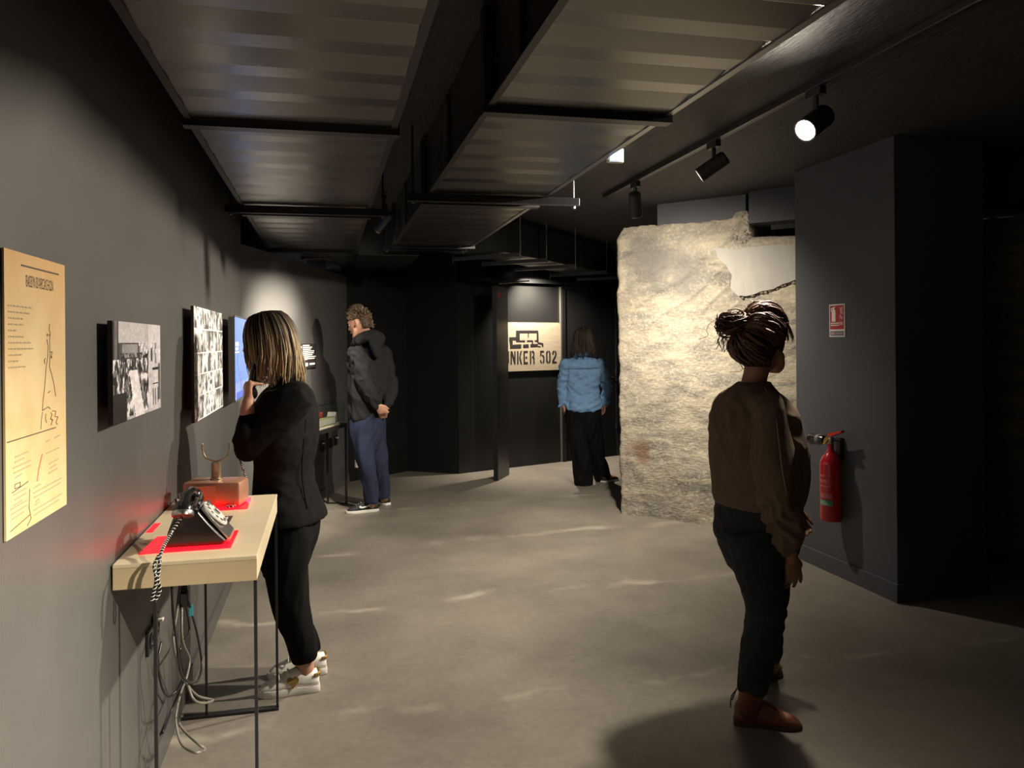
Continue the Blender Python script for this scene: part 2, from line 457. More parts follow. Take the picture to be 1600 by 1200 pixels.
# ------------------------------------------------------------------ old concrete bunker wall
BP = V3((2.453, 6.557, 0)); BQ = V3((3.062, 5.875, 0)); Be = unit(BQ - BP); Bn = V3((Be[1], -Be[0], 0))
if np.dot(Bn, V3((0, 0, 0)) - BP) < 0: Bn = -Bn
def concrete_material():
    m = pmat('weathered concrete', (0.31, 0.275, 0.21), (0.155, 0.143, 0.12), 2.6, 0.9, bump=0.7, bscale=30, detail=12, lo=0.36, hi=0.62, stretch=(1, 1, 2.2))
    nt = m.node_tree; b = nt.nodes['Principled BSDF']
    src = b.inputs['Base Color'].links[0].from_socket
    geo = nt.nodes.new('ShaderNodeNewGeometry')
    def nz(scale, lo, hi, detail=8, dist=0.0):
        n = nt.nodes.new('ShaderNodeTexNoise'); n.inputs['Scale'].default_value = scale; n.inputs['Detail'].default_value = detail
        n.inputs['Distortion'].default_value = dist; n.inputs['Roughness'].default_value = 0.62
        nt.links.new(geo.outputs['Position'], n.inputs['Vector'])
        r = nt.nodes.new('ShaderNodeMapRange'); r.inputs['From Min'].default_value = lo; r.inputs['From Max'].default_value = hi
        nt.links.new(n.outputs['Fac'], r.inputs['Value']); return r.outputs[0]
    def mixc(f, a, col, k=1.0):
        x = nt.nodes.new('ShaderNodeMix'); x.data_type = 'RGBA'
        if k < 1:
            kk = nt.nodes.new('ShaderNodeMath'); kk.operation = 'MULTIPLY'; kk.inputs[1].default_value = k; nt.links.new(f, kk.inputs[0]); f = kk.outputs[0]
        nt.links.new(f, x.inputs['Factor']); nt.links.new(a, x.inputs['A']); x.inputs['B'].default_value = (*col, 1)
        return x.outputs['Result']
    def spot(c, r):
        d = nt.nodes.new('ShaderNodeVectorMath'); d.operation = 'DISTANCE'
        nt.links.new(geo.outputs['Position'], d.inputs[0]); d.inputs[1].default_value = c
        n = nt.nodes.new('ShaderNodeTexNoise'); n.inputs['Scale'].default_value = 6.0; n.inputs['Detail'].default_value = 6
        nt.links.new(geo.outputs['Position'], n.inputs['Vector'])
        a = nt.nodes.new('ShaderNodeMath'); a.operation = 'MULTIPLY_ADD'; a.inputs[1].default_value = r * 1.6
        nt.links.new(n.outputs['Fac'], a.inputs[0]); nt.links.new(d.outputs['Value'], a.inputs[2])
        q = nt.nodes.new('ShaderNodeMapRange'); q.interpolation_type = 'SMOOTHSTEP'
        q.inputs['From Min'].default_value = r * 1.05; q.inputs['From Max'].default_value = r * 1.9
        q.inputs['To Min'].default_value = 1.0; q.inputs['To Max'].default_value = 0.0
        nt.links.new(a.outputs[0], q.inputs['Value']); return q.outputs[0]
    # grey skin of render left on the upper left, brown rust stain low down, chalky flecks
    # horizontal strata left by the shuttering
    mp2 = nt.nodes.new('ShaderNodeMapping'); mp2.inputs['Scale'].default_value = (1.2, 1.2, 7.0); nt.links.new(geo.outputs['Position'], mp2.inputs['Vector'])
    sn = nt.nodes.new('ShaderNodeTexNoise'); sn.inputs['Scale'].default_value = 1.6; sn.inputs['Detail'].default_value = 10; sn.inputs['Distortion'].default_value = 0.6
    nt.links.new(mp2.outputs[0], sn.inputs['Vector'])
    sr = nt.nodes.new('ShaderNodeMapRange'); sr.inputs['From Min'].default_value = 0.47; sr.inputs['From Max'].default_value = 0.64; nt.links.new(sn.outputs['Fac'], sr.inputs['Value'])
    c = mixc(sr.outputs[0], src, (0.40, 0.345, 0.245), 0.7)
    c = mixc(nz(48, 0.50, 0.68, 12, 0.4), c, (0.50, 0.465, 0.38), 0.55)
    c = mixc(nz(11, 0.58, 0.70, 12, 0.6), c, (0.46, 0.40, 0.29), 0.6)
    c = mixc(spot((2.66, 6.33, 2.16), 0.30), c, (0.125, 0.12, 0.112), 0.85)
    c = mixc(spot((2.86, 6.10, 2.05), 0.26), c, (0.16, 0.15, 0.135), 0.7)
    c = mixc(spot((2.592, 6.402, 0.555), 0.15), c, (0.15, 0.085, 0.045), 0.8)
    nt.links.new(c, b.inputs['Base Color'])
    return m
M_conc = concrete_material()
M_patch = pmat('smooth cement', (0.36, 0.345, 0.31), (0.31, 0.30, 0.275), 4, 0.8, bump=0.15, bscale=30, stretch=(3, 3, 0.6))

def interp(x, tab):
    return float(np.interp(x, [t[0] for t in tab], [t[1] for t in tab]))
TOP = [(0.0, 2.38), (0.012, 2.43), (0.05, 2.468), (0.12, 2.474), (0.3, 2.47), (0.45, 2.466), (0.62, 2.458), (0.85, 2.455), (0.98, 2.452), (1.03, 2.46),
       (1.06, 2.50), (1.10, 2.515), (1.15, 2.51), (1.165, 2.49), (1.17, 2.31), (1.20, 2.30), (1.5, 2.285), (4.6, 2.30)]
GROOVES = (1.36, 1.15, 0.93, 0.51, 0.33)
def concrete_wall():
    S = list(np.linspace(0, 1.6, 120)) + list(np.linspace(1.65, 4.6, 60))
    NZ = 170
    vs_ = []; cols = len(S)
    for j in range(NZ + 1):
        t = j / NZ
        for i, s_ in enumerate(S):
            top = interp(s_, TOP) + 0.012 * noise.noise(Vector((s_ * 14, 3.1, 0))) + 0.006 * noise.noise(Vector((s_ * 45, 1.1, 0)))
            z = t * top
            ss = s_
            if s_ < 0.10:   # ragged left arris
                k = 1 - s_ / 0.10
                ss = s_ + k * (0.016 * noise.noise(Vector((0.3, z * 9, 2.0))) + 0.012 * noise.noise(Vector((0.3, z * 26, 5.0))))
                ss += k * 0.06 * max(0.0, (z - 2.3) / 0.17) ** 2
                ss += k * 0.02 * (z - 1.2) * -0.4
            p3 = Vector((ss * 3.0, z * 3.0, 0.5))
            d = 0.016 * noise.noise(p3) + 0.008 * noise.noise(p3 * 3.1) + 0.005 * noise.noise(p3 * 9.0) + 0.003 * noise.noise(p3 * 24)
            # diagonal trowel ridges on the upper part
            if z > 1.6 and s_ < 1.1:
                w = math.sin((z - 0.35 * ss - 0.25 * ss * ss) * 30 + 2.5 * noise.noise(p3 * .9))
                d += 0.013 * max(0, w) ** 6 * min(1, (z - 1.6) / .2)
            for g in GROOVES:
                q = abs(z - g - 0.012 * noise.noise(Vector((ss * 2.2, g * 9, 0))))
                gd = .007 * max(0, .4 + noise.noise(Vector((ss * 6, g * 5, 2))))
                if q < 0.008: d -= gd * (1 - q / 0.008)
            if s_ < 0.03: d -= 0.03 * (1 - s_ / 0.03) ** 2
            vs_.append(BP + Be * ss + Bn * d + V3((0, 0, z)))
    fs = []
    for j in range(NZ):
        for i in range(cols - 1):
            a = j * cols + i
            fs.append((a, a + 1, a + 1 + cols, a + cols))
    # sides, top and back
    o = len(vs_); th = 0.55
    for i in range(cols): vs_.append(V3(vs_[i]) - Bn * th)
    for i in range(cols): vs_.append(V3(vs_[NZ * cols + i]) - Bn * th)
    for i in range(cols - 1):
        t0 = NZ * cols + i
        fs.append((t0, t0 + 1, o + cols + i + 1, o + cols + i))
        fs.append((o + cols + i, o + cols + i + 1, o + i + 1, o + i))
    lf = [j * cols for j in range(NZ + 1)]
    for j in range(NZ):
        a, b_ = lf[j], lf[j + 1]
        if j == 0: pass
    fs.append(tuple([o] + lf + [o + cols]))
    mb = MB(); mb.add(vs_, fs)
    return mb
cw = thing('concrete_block', 'tall weathered bunker concrete block lit warm behind the brown-haired woman', 'concrete wall', tuple(BP))
build('block', concrete_wall(), M_conc, cw, smooth=True)
# smooth cement patch, upper right of the block, with a ragged lower edge
PT = [(3.047, 5.892, 2.239), (3.159, 5.767, 2.211), (3.244, 5.671, 2.222), (3.479, 5.408, 2.22), (3.526, 5.356, 2.219)]
PBm = [(3.524, 5.357, 1.959), (3.464, 5.424, 1.945), (3.391, 5.507, 1.911), (3.342, 5.562, 1.88), (3.292, 5.617, 1.868), (3.252, 5.662, 1.846),
       (3.174, 5.75, 1.841), (3.133, 5.796, 1.899), (3.14, 5.787, 2.01), (3.109, 5.822, 2.089), (3.061, 5.876, 2.16)]
pp = []
ring = [V3(p) for p in PT + PBm]
for i in range(len(ring)):
    a, b_ = ring[i], ring[(i + 1) % len(ring)]
    k = max(1, int(np.linalg.norm(b_ - a) / 0.02))
    for q in range(k):
        p = a + (b_ - a) * q / k
        pp.append(p + Be * 0.006 * noise.noise(Vector(p * 40)) + V3((0, 0, 0.008 * noise.noise(Vector(p * 31)))))
o = build('cement_patch', MB().prism([p - Bn * 0.02 for p in pp], Bn * 0.042), M_patch, cw)
o['label'] = 'smooth pale cement patch with ragged edge'
# crumbling lumps along the broken upper edge and under the patch
lm = MB()
for i in range(70):
    if i < 34:
        c = V3((3.194, 5.727, 2.369)) + Be * random.uniform(-.12, .09) + V3((0, 0, random.uniform(-.11, .12)))
    else:
        k = random.random(); c = V3(PBm[6]) * (1 - k) + V3(PBm[1]) * k - V3((0, 0, random.uniform(0, .025)))
    r = random.uniform(.006, .02)
    lm.ball(c + Bn * .004, (r, r * .6, r * random.uniform(.5, 1)), f=(random.random(), random.random(), .3), n=6, m=4)
o = build('rubble_edge', lm, M_conc, cw); o['kind'] = 'stuff'

# black header boxed in above the block
def along(name, s0, s1, z0, z1, off, th, m, label):
    P = BP + Be * s0 + Bn * off; Q = BP + Be * s1 + Bn * off
    pts = [P, Q, Q - Bn * th, P - Bn * th]
    return struct(name, MB().prism([p + V3((0, 0, z0)) for p in pts], (0, 0, z1 - z0)), m, label, 'beam')
along('trim_1', 0.36, 1.12, 2.44, 2.65, -0.06, 0.4, M_slate, 'slate header strip above the top of the concrete block')
along('trim_2', 1.185, 4.6, 2.40, 2.65, 0.06, 0.6, M_slate, 'slate lintel between the block and the wall end')
along('trim_3', 1.30, 4.6, 2.36, 2.42, -0.12, 0.4, M_black, 'black shadow strip under the slate lintel')

# ------------------------------------------------------------------ far doors and sign
def onb(s_, z, off=0.0): return BW0 + BWe * s_ + BWn * off + V3((0, 0, z))
def bwx(p): return float(np.dot(V3(p) - BW0, BWe))
sL = bwx((2.833, 9.544, 0)); sR = bwx((3.70, 9.886, 0))
d1 = MB()
for a, b_, z0, z1 in ((sL, sL + .05, 0, 2.19), (sR - .05, sR, 0, 2.19), (sL, sR, 2.14, 2.19)):
    d1.prism([onb(a, z0), onb(b_, z0), onb(b_, z0, .03), onb(a, z0, .03)], (0, 0, z1 - z0))
dr = struct('door_1', d1, M_gloss, 'black door in the back wall behind the woman in blue', 'door')
leaf = build('door_leaf', MB().prism([onb(sL + .055, .01), onb(sR - .055, .01), onb(sR - .055, .01, .018), onb(sL + .055, .01, .018)], (0, 0, 2.12)), M_black, dr)
hd = MB().cyl(onb(sR - .12, 1.02, .018), onb(sR - .12, 1.02, .06), .009, 10)
hd.tube([onb(sR - .12, 1.02, .06), onb(sR - .23, 1.02, .06)], .009, 8, 1)
build('door_handle', hd, M_bar, dr)
for hz in (.35, 1.05, 1.85):
    build('hinge', MB().cyl(onb(sR - .05, hz, .025), onb(sR - .05, hz + .09, .025), .011, 8), M_bar, dr)
M_trimhi = pmat('metal door trim', (0.35, 0.34, 0.31), None, rough=0.35, metal=0.8)
build('edge_strip', MB().prism([onb(sL - .022, 0), onb(sL - .006, 0), onb(sL - .006, 0, .02), onb(sL - .022, 0, .02)], (0, 0, 2.17)), M_trimhi, dr)
tr = MB().prism([onb(.4, 2.2), onb(3.2, 2.2), onb(3.2, 2.2, .05), onb(.4, 2.2, .05)], (0, 0, .05))
struct('trim_4', tr, M_bar, 'black rail along the top of the back wall', 'trim')

# open door leaf standing edge-on beside the sign
L0 = V3((1.78, 8.42, 0)); L1_ = V3((1.985, 8.78, 0)); le = unit(L1_ - L0); ln = V3((-le[1], le[0], 0))
dl = struct('door_2', MB().prism([L0, L1_, L1_ + ln * .05, L0 + ln * .05], (0, 0, 2.1)), M_gloss, 'open black door leaf seen edge-on left of the tan sign', 'door')
build('closer_arm', MB().tube([L0 + le * .1 - ln * .01 + V3((0, 0, 2.13)), L0 + le * .3 + V3((0.1, 0, 2.16)), L0 + le * .25 + V3((.32, .1, 2.18))], .008, 8, 3), M_barhi, dl)
build('red_call_point', MB().box(L0 + le * .05 - ln * .01 + V3((0, 0, 2.0)), (.03, .05, .07), math.atan2(le[1], le[0])), pmat('dull red', (.16, .03, .02), None, rough=.5), dl)

# BUNKER 502 sign, stencilled
s0 = bwx((2.819, 9.539, 0)) - 0.965; s1 = bwx((2.819, 9.539, 0)); zb, zt = 1.145, 1.727
sg = thing('stencil_sign', 'tan metal sign stencilled BUNKER 502 under a bunker plan symbol', 'sign', tuple(onb((s0 + s1) / 2, zb)))
pts = []
rr = 0.045
for (cx, cz, a0) in ((s1 - rr, zb + rr, -90), (s1 - rr, zt - rr, 0), (s0 + rr, zt - rr, 90), (s0 + rr, zb + rr, 180)):
    for k in range(5):
        a = math.radians(a0 + 90 * k / 4); pts.append(onb(cx + rr * math.cos(a), cz + rr * math.sin(a), 0.012))
build('plate', MB().prism(pts, BWn * 0.006), M_tan, sg)
def shape(polys, name, m, parent, off=.0192):
    mb = MB()
    for pl in polys: mb.prism([onb(x, z, off) for x, z in pl], BWn * 0.0012)
    return build(name, mb, m, parent)
# letters on a 4 x 8 unit cell, strokes with stencil bridges
G = {
 'B': [[(0,0),(1,0),(1,8),(0,8)], [(1.35,0),(2.6,0),(3.4,.8),(3.4,3.4),(2.9,4),(2.2,3.6),(2.3,3.2),(2.3,1.2),(2.0,1.0),(1.35,1.0)], [(1.35,8),(2.6,8),(3.3,7.2),(3.3,4.7),(2.8,4.1),(2.1,4.4),(2.2,4.8),(2.2,6.8),(1.9,7.0),(1.35,7.0)]],
 'U': [[(0,8),(1,8),(1,1.4),(1.5,1.0),(1.5,0),(.9,0),(0,1)], [(3.4,8),(2.4,8),(2.4,1.4),(1.9,1.0),(1.9,0),(2.5,0),(3.4,1)]],
 'N': [[(0,0),(.85,0),(.85,5.2),(0,7.4)], [(.2,8),(1.2,8),(3.4,1.2),(3.4,0),(2.6,0),(.2,7.3)], [(3.4,8),(2.55,8),(2.55,3.9),(3.4,1.7)]],
 'K': [[(0,0),(1,0),(1,8),(0,8)], [(2.4,8),(3.4,8),(2.35,4.2),(3.4,0),(2.4,0),(1.4,4.0)]],
 'E': [[(0,0),(1,0),(1,8),(0,8)], [(1.0,0),(3.1,0),(3.1,1.05),(1.0,1.05)], [(1.0,8),(3.1,8),(3.1,6.95),(1.0,6.95)], [(1.35,3.5),(2.6,3.5),(2.6,4.5),(1.35,4.5)]],
 'R': [[(0,0),(1,0),(1,8),(0,8)], [(1.35,8),(2.5,8),(3.3,7.2),(3.3,4.8),(2.8,4.2),(3.4,3.4),(3.4,0),(2.4,0),(2.4,3.0),(2.0,3.6),(1.5,3.6),(1.5,4.5),(2.0,4.5),(2.3,4.9),(2.3,6.8),(2.0,7.0),(1.35,7.0)]],
 '5': [[(0.3,8),(3.0,8),(3.0,7.0),(1.3,7.0),(1.3,5.6),(0.3,4.3)], [(1.5,5.5),(2.4,5.3),(3.3,4.2),(3.3,1.4),(2.6,0),(2.0,.5),(2.4,1.6),(2.4,3.9),(2.0,4.5),(1.5,4.5)], [(1.5,0),(1.5,.9),(1.1,1.3),(.9,2.2),(.1,2.2),(.3,.9)]],
 '0': [[(1.5,0),(1.5,1),(1.05,1.6),(1.05,6.4),(1.5,7),(1.5,8),(.8,7.8),(.1,6.6),(.1,1.4),(.8,.2)], [(1.9,0),(2.6,.2),(3.3,1.4),(3.3,6.6),(2.6,7.8),(1.9,8),(1.9,7),(2.35,6.4),(2.35,1.6),(1.9,1)]],
 '2': [[(1.5,8),(1.5,7),(1.1,6.4),(1.0,5.6),(.1,5.6),(.2,6.8),(.8,7.8)], [(1.9,8),(2.6,7.8),(3.3,6.6),(3.2,5.0),(1.3,1.3),(.1,1.3),(.2,1.6),(2.3,5.2),(2.35,6.3),(1.9,7)], [(.1,0),(3.3,0),(3.3,1.0),(.1,1.0)]],
}
uz = 0.155 / 8; ux = 0.071 / 3.4
x = s1 - 0.075
word = 'BUNKER 502'
xs_ = []
adv = {' ': 0.055}
tot = sum(adv.get(ch, 0.0937) for ch in word)
x = s1 - 0.075 - tot + 0.025
for ch in word:
    if ch != ' ':
        shape([[(x + a * ux, zb + .085 + b_ * uz) for a, b_ in pl] for pl in G[ch]], 'letter', M_signblk, sg)
    x += adv.get(ch, 0.0937)
# bunker floor plan
q = lambda px, py: (s1 - (874 - (780 + px / 12.0)) * 0.00985, zt - ((490 + py / 12.0) - 504) * 0.0079)
plan = [[(300,315),(700,315),(700,360),(300,360)], [(300,360),(365,360),(365,520),(300,520)], [(180,435),(300,435),(300,490),(180,490)], [(180,490),(240,490),(240,575),(195,575)],
        [(195,575),(390,565),(390,635),(195,640)], [(365,495),(460,495),(460,520),(365,520)], [(495,495),(605,495),(605,518),(495,518)], [(580,518),(605,518),(605,565),(580,565)],
        [(672,360),(705,360),(705,530),(672,530)], [(635,492),(672,492),(672,515),(635,515)], [(425,570),(525,565),(525,625),(425,628)], [(555,565),(690,560),(690,612),(555,618)],
        [(690,530),(790,548),(790,575),(690,560)], [(762,575),(792,575),(792,612),(762,612)], [(690,600),(742,600),(742,618),(690,618)], [(510,360),(525,360),(525,440),(510,440)]]
shape([[q(*p) for p in pl] for pl in plan], 'bunker_plan', M_signblk, sg)
# ------------------------------------------------------------------ ventilation ducts
def duct_section(x0, x1, y0, y1, z0, z1, pitch=0.235, rib=0.007):
    """rectangular duct piece along y; its bottom sheet is cross-broken into shallow folds"""
    mb = MB()
    n = max(2, int(round((y1 - y0) / pitch)))
    prof = []
    for k in range(n):
        a = y0 + (y1 - y0) * k / n; b_ = y0 + (y1 - y0) * (k + 1) / n
        prof += [(a, z0), (a + (b_ - a) * .55, z0 - rib), (a + (b_ - a) * .93, z0 - rib * .8)]
    prof.append((y1, z0))
    pts = prof + [(y1, z1), (y0, z1)]
    mb.prism([(x0, y, z) for y, z in pts], (x1 - x0, 0, 0))
    return mb
def flange(x0, x1, y, z0, z1, t=0.03, w=0.028):
    mb = MB()
    mb.box2((x0 - t, y - w, z0 - t), (x1 + t, y + w, z0 - .002))
    mb.box2((x0 - t, y - w, z0 - .002), (x0 - .001, y + w, z1)); mb.box2((x1 + .001, y - w, z0 - .002), (x1 + t, y + w, z1))
    return mb
def edge_angle(x, s_, y0, y1, z0):
    mb = MB()
    mb.box2((x - .004 if s_ > 0 else x - .020, y0, z0 - .010), (x + .020 if s_ > 0 else x + .004, y1, z0 - .003))
    return mb
M_lip2 = pmat('dull steel lip', (.09, .09, .09), None, rough=.4, metal=.6)
def make_duct(name, label, x0, x1, z0, z1, cuts, bars):
    d = thing(name, label, 'air duct', ((x0 + x1) / 2, cuts[0], z0), 'ribbed steel ceiling ducts')
    for a, b_ in zip(cuts[:-1], cuts[1:]):
        build('duct_section', duct_section(x0, x1, a + .03, b_ - .03, z0, z1), M_steel, d)
        for x, s_ in ((x0, -1), (x1, 1)):
            build('corner_angle', edge_angle(x, s_, a + .03, b_ - .03, z0), M_barhi if x == x1 and x1 > 1 else M_bar, d)
    for y in cuts[1:]:
        build('flange', flange(x0, x1, y, z0, z1), M_bar, d)
    for (y, a, b_, z) in bars:
        s_ = build('support_bar', MB().box2((a, y - .021, z - .021), (b_, y + .021, z + .021), .003), M_bar, d)
        lip = MB().box2((a, y - .025, z - .025), (b_, y - .0212, z - .019))
        build('bar_lip', lip, M_lip2, s_)
        for xx in (a + .03, b_ - .03):
            rod = build('hanger_rod', MB().cyl((xx, y, z - .03), (xx, y, 2.66), .006, 8), M_bar, d)
            build('nut', MB().cyl((xx, y, z - .034), (xx, y, z - .022), .011, 6), M_barhi, rod)
    return d
DL = make_duct('ventilation_duct', 'wide ribbed steel air duct above the pictures along the left wall', -0.46, 0.24, 2.3, 2.6,
               [-1.2, 1.0, 3.02, 5.05, 7.02, 9.2],
               [(4.80, -0.66 + .1, 0.36, 2.27), (9.0, -0.5, 0.30, 2.27)])
DR = make_duct('ventilation_duct', 'ribbed steel air duct in the ceiling middle with a small lit sign', 0.55, 1.17, 2.3, 2.63,
               [-1.2, 0.75, 2.66, 4.48, 6.55],
               [(4.25, 0.42, 1.37, 2.27), (6.72, 0.46, 1.16, 2.29)])
# extra L brackets visible below the left side of the right duct
for y in (2.2, 3.6, 5.6):
    build('side_seam', MB().box2((0.538, y - .012, 2.31), (0.549, y + .012, 2.62)), M_bar, DR)
# supply grille in the last piece of the left duct
gx0, gx1, gy0, gy1 = -0.23, 0.045, 7.62, 8.55
gr = build('grille', MB().box2((gx0, gy0, 2.275), (gx1, gy1, 2.2885)), M_steel, DL)
gi = MB()
for k in range(9):
    y = gy0 + .1 + (gy1 - gy0 - .2) * k / 8
    gi.box2((gx0 + .05, y - .03, 2.272), (gx1 - .05, y + .03, 2.2755))
build('grille_louvre', gi, M_bar, gr)
# angled branch duct leaving towards the back wall
A0 = V3((0.98, 7.0, 0)); A1 = V3((3.05, 9.42, 0)); ae = unit(A1 - A0); an = V3((ae[1], -ae[0], 0))
br = thing('branch_duct', 'black painted duct running off towards the back wall above the door', 'air duct', (A0[0], A0[1], 2.3))
L = float(np.linalg.norm(A1 - A0)); nseg = 3
for k in range(nseg):
    a = A0 + ae * (L * k / nseg + .02); b_ = A0 + ae * (L * (k + 1) / nseg - .02)
    build('duct_section', MB().prism([p + V3((0, 0, 2.3)) for p in (a, b_, b_ + an * .45, a + an * .45)], (0, 0, .3)), M_gloss, br)
for k, m_ in ((0.35, M_bar), (0.9, M_bar), (1.6, M_bar), (2.5, M_bar), (3.3, M_bar)):
    c = A0 + ae * k
    p0, p1 = c - an * .1, c + an * .6
    sb = build('support_bar', MB().prism([p + V3((0, 0, 2.25)) for p in (p0, p1, p1 + ae * .04, p0 + ae * .04)], (0, 0, .035)), m_, br)
    for q_ in (p0, p1):
        build('hanger_rod', MB().cyl(q_ + ae * .02 + V3((0, 0, 2.23)), q_ + ae * .02 + V3((0, 0, 2.66)), .006, 8), M_bar, br)
# plenum box where the left duct ends
struct_ = thing('plenum_box', 'black plenum box hanging beyond the end of the left duct', 'air duct', (0.55, 7.6, 2.22))
build('casing', MB().box2((0.27, 7.05, 2.26), (0.80, 8.3, 2.6), .006), M_gloss, struct_)
build('pipe_seam', MB().box2((0.26, 7.6, 2.25), (0.81, 7.63, 2.61)), M_bar, struct_)

# ------------------------------------------------------------------ lighting track and spotlights
tk = thing('lighting_track', 'long black lighting track on the ceiling right of the ducts', 'light track', (2.14, 2.0, 2.65))
build('rail', MB().box2((2.122, -1.5, 2.618), (2.158, 5.95, 2.6495), .002), M_lampblk, tk)
build('rail_edge', MB().box2((2.118, -1.5, 2.616), (2.1225, 5.95, 2.6215)), M_barhi, tk)
build('end_cap', MB().box2((2.119, 5.95, 2.614), (2.161, 5.965, 2.6495), .002), M_lampblk, tk)
M_lens = pmat('lit lens', (1, .95, .85), None, emit=(1.0, .9, .74), estr=60.0)
M_lensdim = pmat('lens seen aslant', (1, .95, .85), None, emit=(1.0, .9, .74), estr=12.0)
def spot_lamp(key, label, drop=0.19, body=0.17, rad=0.043, lens=M_lens, tilt_ref=None):
    mount, aim, watts, cone, blend, colr = SPOTS[key]
    mx_, my_, mz_ = mount
    t = thing('track_spotlight', label, 'spotlight', (mx_, my_, mz_), 'track spotlights')
    mz_ -= .032
    build('adapter', MB().box2((mx_ - .017, my_ - .055, mz_ - .035), (mx_ + .017, my_ + .055, mz_), .003), M_lampblk, t)
    piv = V3((mx_, my_, mz_ - .035 - (drop - .12)))
    build('stem', MB().cyl((mx_, my_, mz_ - .03), piv - V3((0, 0, .02)), .012, 12), M_lampblk, t)
    c = V3((mx_, my_, mz_ + .032 - drop))
    a = unit(V3(aim) - c)
    back = c - a * body * .45; front = c + a * body * .55
    h = build('housing', MB().lathe([(.004, -.006), (rad * .8, -.005), (rad, .006), (rad, body), (rad * .9, body), (rad * .88, body - .03), (.004, body - .03)], back, a, 28), M_lampblk, t, auto=30)
    build('bezel', MB().lathe([(rad * .99, body - .003), (rad * 1.02, body - .003), (rad * 1.02, body + .003), (rad * .9, body + .003)], back, a, 28, cap=False), M_barhi, h)
    build('lens', MB().lathe([(rad * .86, body - .008), (rad * .80, body - .004), (rad * .4, body - .001), (.0005, body)], back, a, 24), lens, t, smooth=True)
    ld = bpy.data.lights.new('spot_light', 'SPOT')
    ld.energy = watts; ld.color = colr; ld.spot_size = math.radians(cone); ld.spot_blend = blend
    ld.shadow_soft_size = 0.055 if key == 'lit' else 0.03
    lo = bpy.data.objects.new('spot_light', ld); C.objects.link(lo)
    lo.matrix_world = Matrix.Translation(front + a * .012) @ Vector(a).to_track_quat('-Z', 'Y').to_matrix().to_4x4()
    setpar(lo, t)
    if key in SPILL:
        l2 = ld.copy(); l2.energy, c2 = SPILL[key]; l2.spot_size = math.radians(c2); l2.spot_blend = 1.0
        lo2 = bpy.data.objects.new('spot_light', l2); C.objects.link(lo2); lo2.matrix_world = lo.matrix_world.copy(); setpar(lo2, t)
    return t
spot_lamp('near', 'black track spotlight nearest the viewer, aimed at the poster wall', drop=.14)
spot_lamp('lit', 'glowing track spotlight aimed at the table, seen glaring on the track', drop=.18, rad=.052)
spot_lamp('mid', 'black track spotlight tilted left in the middle of the track', drop=.165, lens=M_lensdim)
spot_lamp('far', 'black track spotlight pointing down at the concrete block', drop=0.18, lens=M_lensdim)
spot_lamp('gap', 'small spotlight on the ceiling between the two ducts', drop=.225, rad=.036, lens=M_lensdim)
spot_lamp('door', 'small spotlight on the ceiling in front of the tan sign wall', rad=.036, lens=M_lensdim)

# emergency exit light tucked beside the right duct
ex = thing('exit_light', 'small lit blue and white exit light beside the right duct', 'exit sign', (1.23, 3.295, 2.275))
build('case', MB().box2((1.195, 3.28, 2.275), (1.265, 3.31, 2.335), .003), M_white, ex)
build('hanger', MB().cyl((1.23, 3.295, 2.335), (1.23, 3.295, 2.66), .005, 8), M_bar, ex)
build('lit_face', MB().box2((1.202, 3.2765, 2.282), (1.258, 3.2795, 2.328)), pmat('blue lit face', (.2, .4, .9), None, emit=(.25, .5, 1.0), estr=2.0), ex)
build('pictogram', MB().box2((1.212, 3.274, 2.292), (1.226, 3.2763, 2.32)), pmat('white lit mark', (1, 1, 1), None, emit=(1, 1, 1), estr=3.0), ex)

# ------------------------------------------------------------------ poster and pictures on the left wall
XW = WL
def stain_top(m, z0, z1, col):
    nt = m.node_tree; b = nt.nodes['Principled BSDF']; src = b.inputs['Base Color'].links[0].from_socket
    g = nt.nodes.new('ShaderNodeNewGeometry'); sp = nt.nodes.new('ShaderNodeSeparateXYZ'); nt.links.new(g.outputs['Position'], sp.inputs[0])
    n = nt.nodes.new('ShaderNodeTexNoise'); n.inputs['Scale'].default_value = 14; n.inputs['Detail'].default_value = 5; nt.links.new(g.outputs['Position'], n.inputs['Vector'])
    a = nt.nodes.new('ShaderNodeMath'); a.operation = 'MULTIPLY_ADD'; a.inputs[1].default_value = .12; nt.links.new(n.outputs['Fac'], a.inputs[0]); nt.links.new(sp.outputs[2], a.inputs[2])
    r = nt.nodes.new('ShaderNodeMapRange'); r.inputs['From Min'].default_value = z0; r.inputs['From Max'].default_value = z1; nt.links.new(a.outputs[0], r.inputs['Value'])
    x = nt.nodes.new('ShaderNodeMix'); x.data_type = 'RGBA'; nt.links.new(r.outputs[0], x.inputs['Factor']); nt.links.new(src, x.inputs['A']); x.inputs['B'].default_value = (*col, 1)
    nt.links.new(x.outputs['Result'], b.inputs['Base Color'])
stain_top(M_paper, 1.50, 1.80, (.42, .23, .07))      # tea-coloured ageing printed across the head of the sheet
po = thing('map_poster', 'aged yellow poster with a hand-drawn map titled BASSIN D\'ARCACHON', 'poster', (XW, 1.87, 1.13))
PY0, PY1, PZ0, PZ1 = 1.69, 2.05, 1.13, 1.686
XF = XW + .006
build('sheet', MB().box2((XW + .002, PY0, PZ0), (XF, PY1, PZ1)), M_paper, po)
Uy = (0, 1, 0); Uz = (0, 0, 1)
def pl_(u, v): return V3((XF, PY0 + (PY1 - PY0) * u, PZ1 - (PZ1 - PZ0) * v))
def pbar(mb, u0, v0, u1, v1, w=.0012):
    a = pl_(u0, v0); b_ = pl_(u1, v1); d = unit(b_ - a); n = np.cross(V3((1, 0, 0)), d) * w
    mb.prism([a - n, b_ - n, b_ + n, a + n], (.0008, 0, 0))
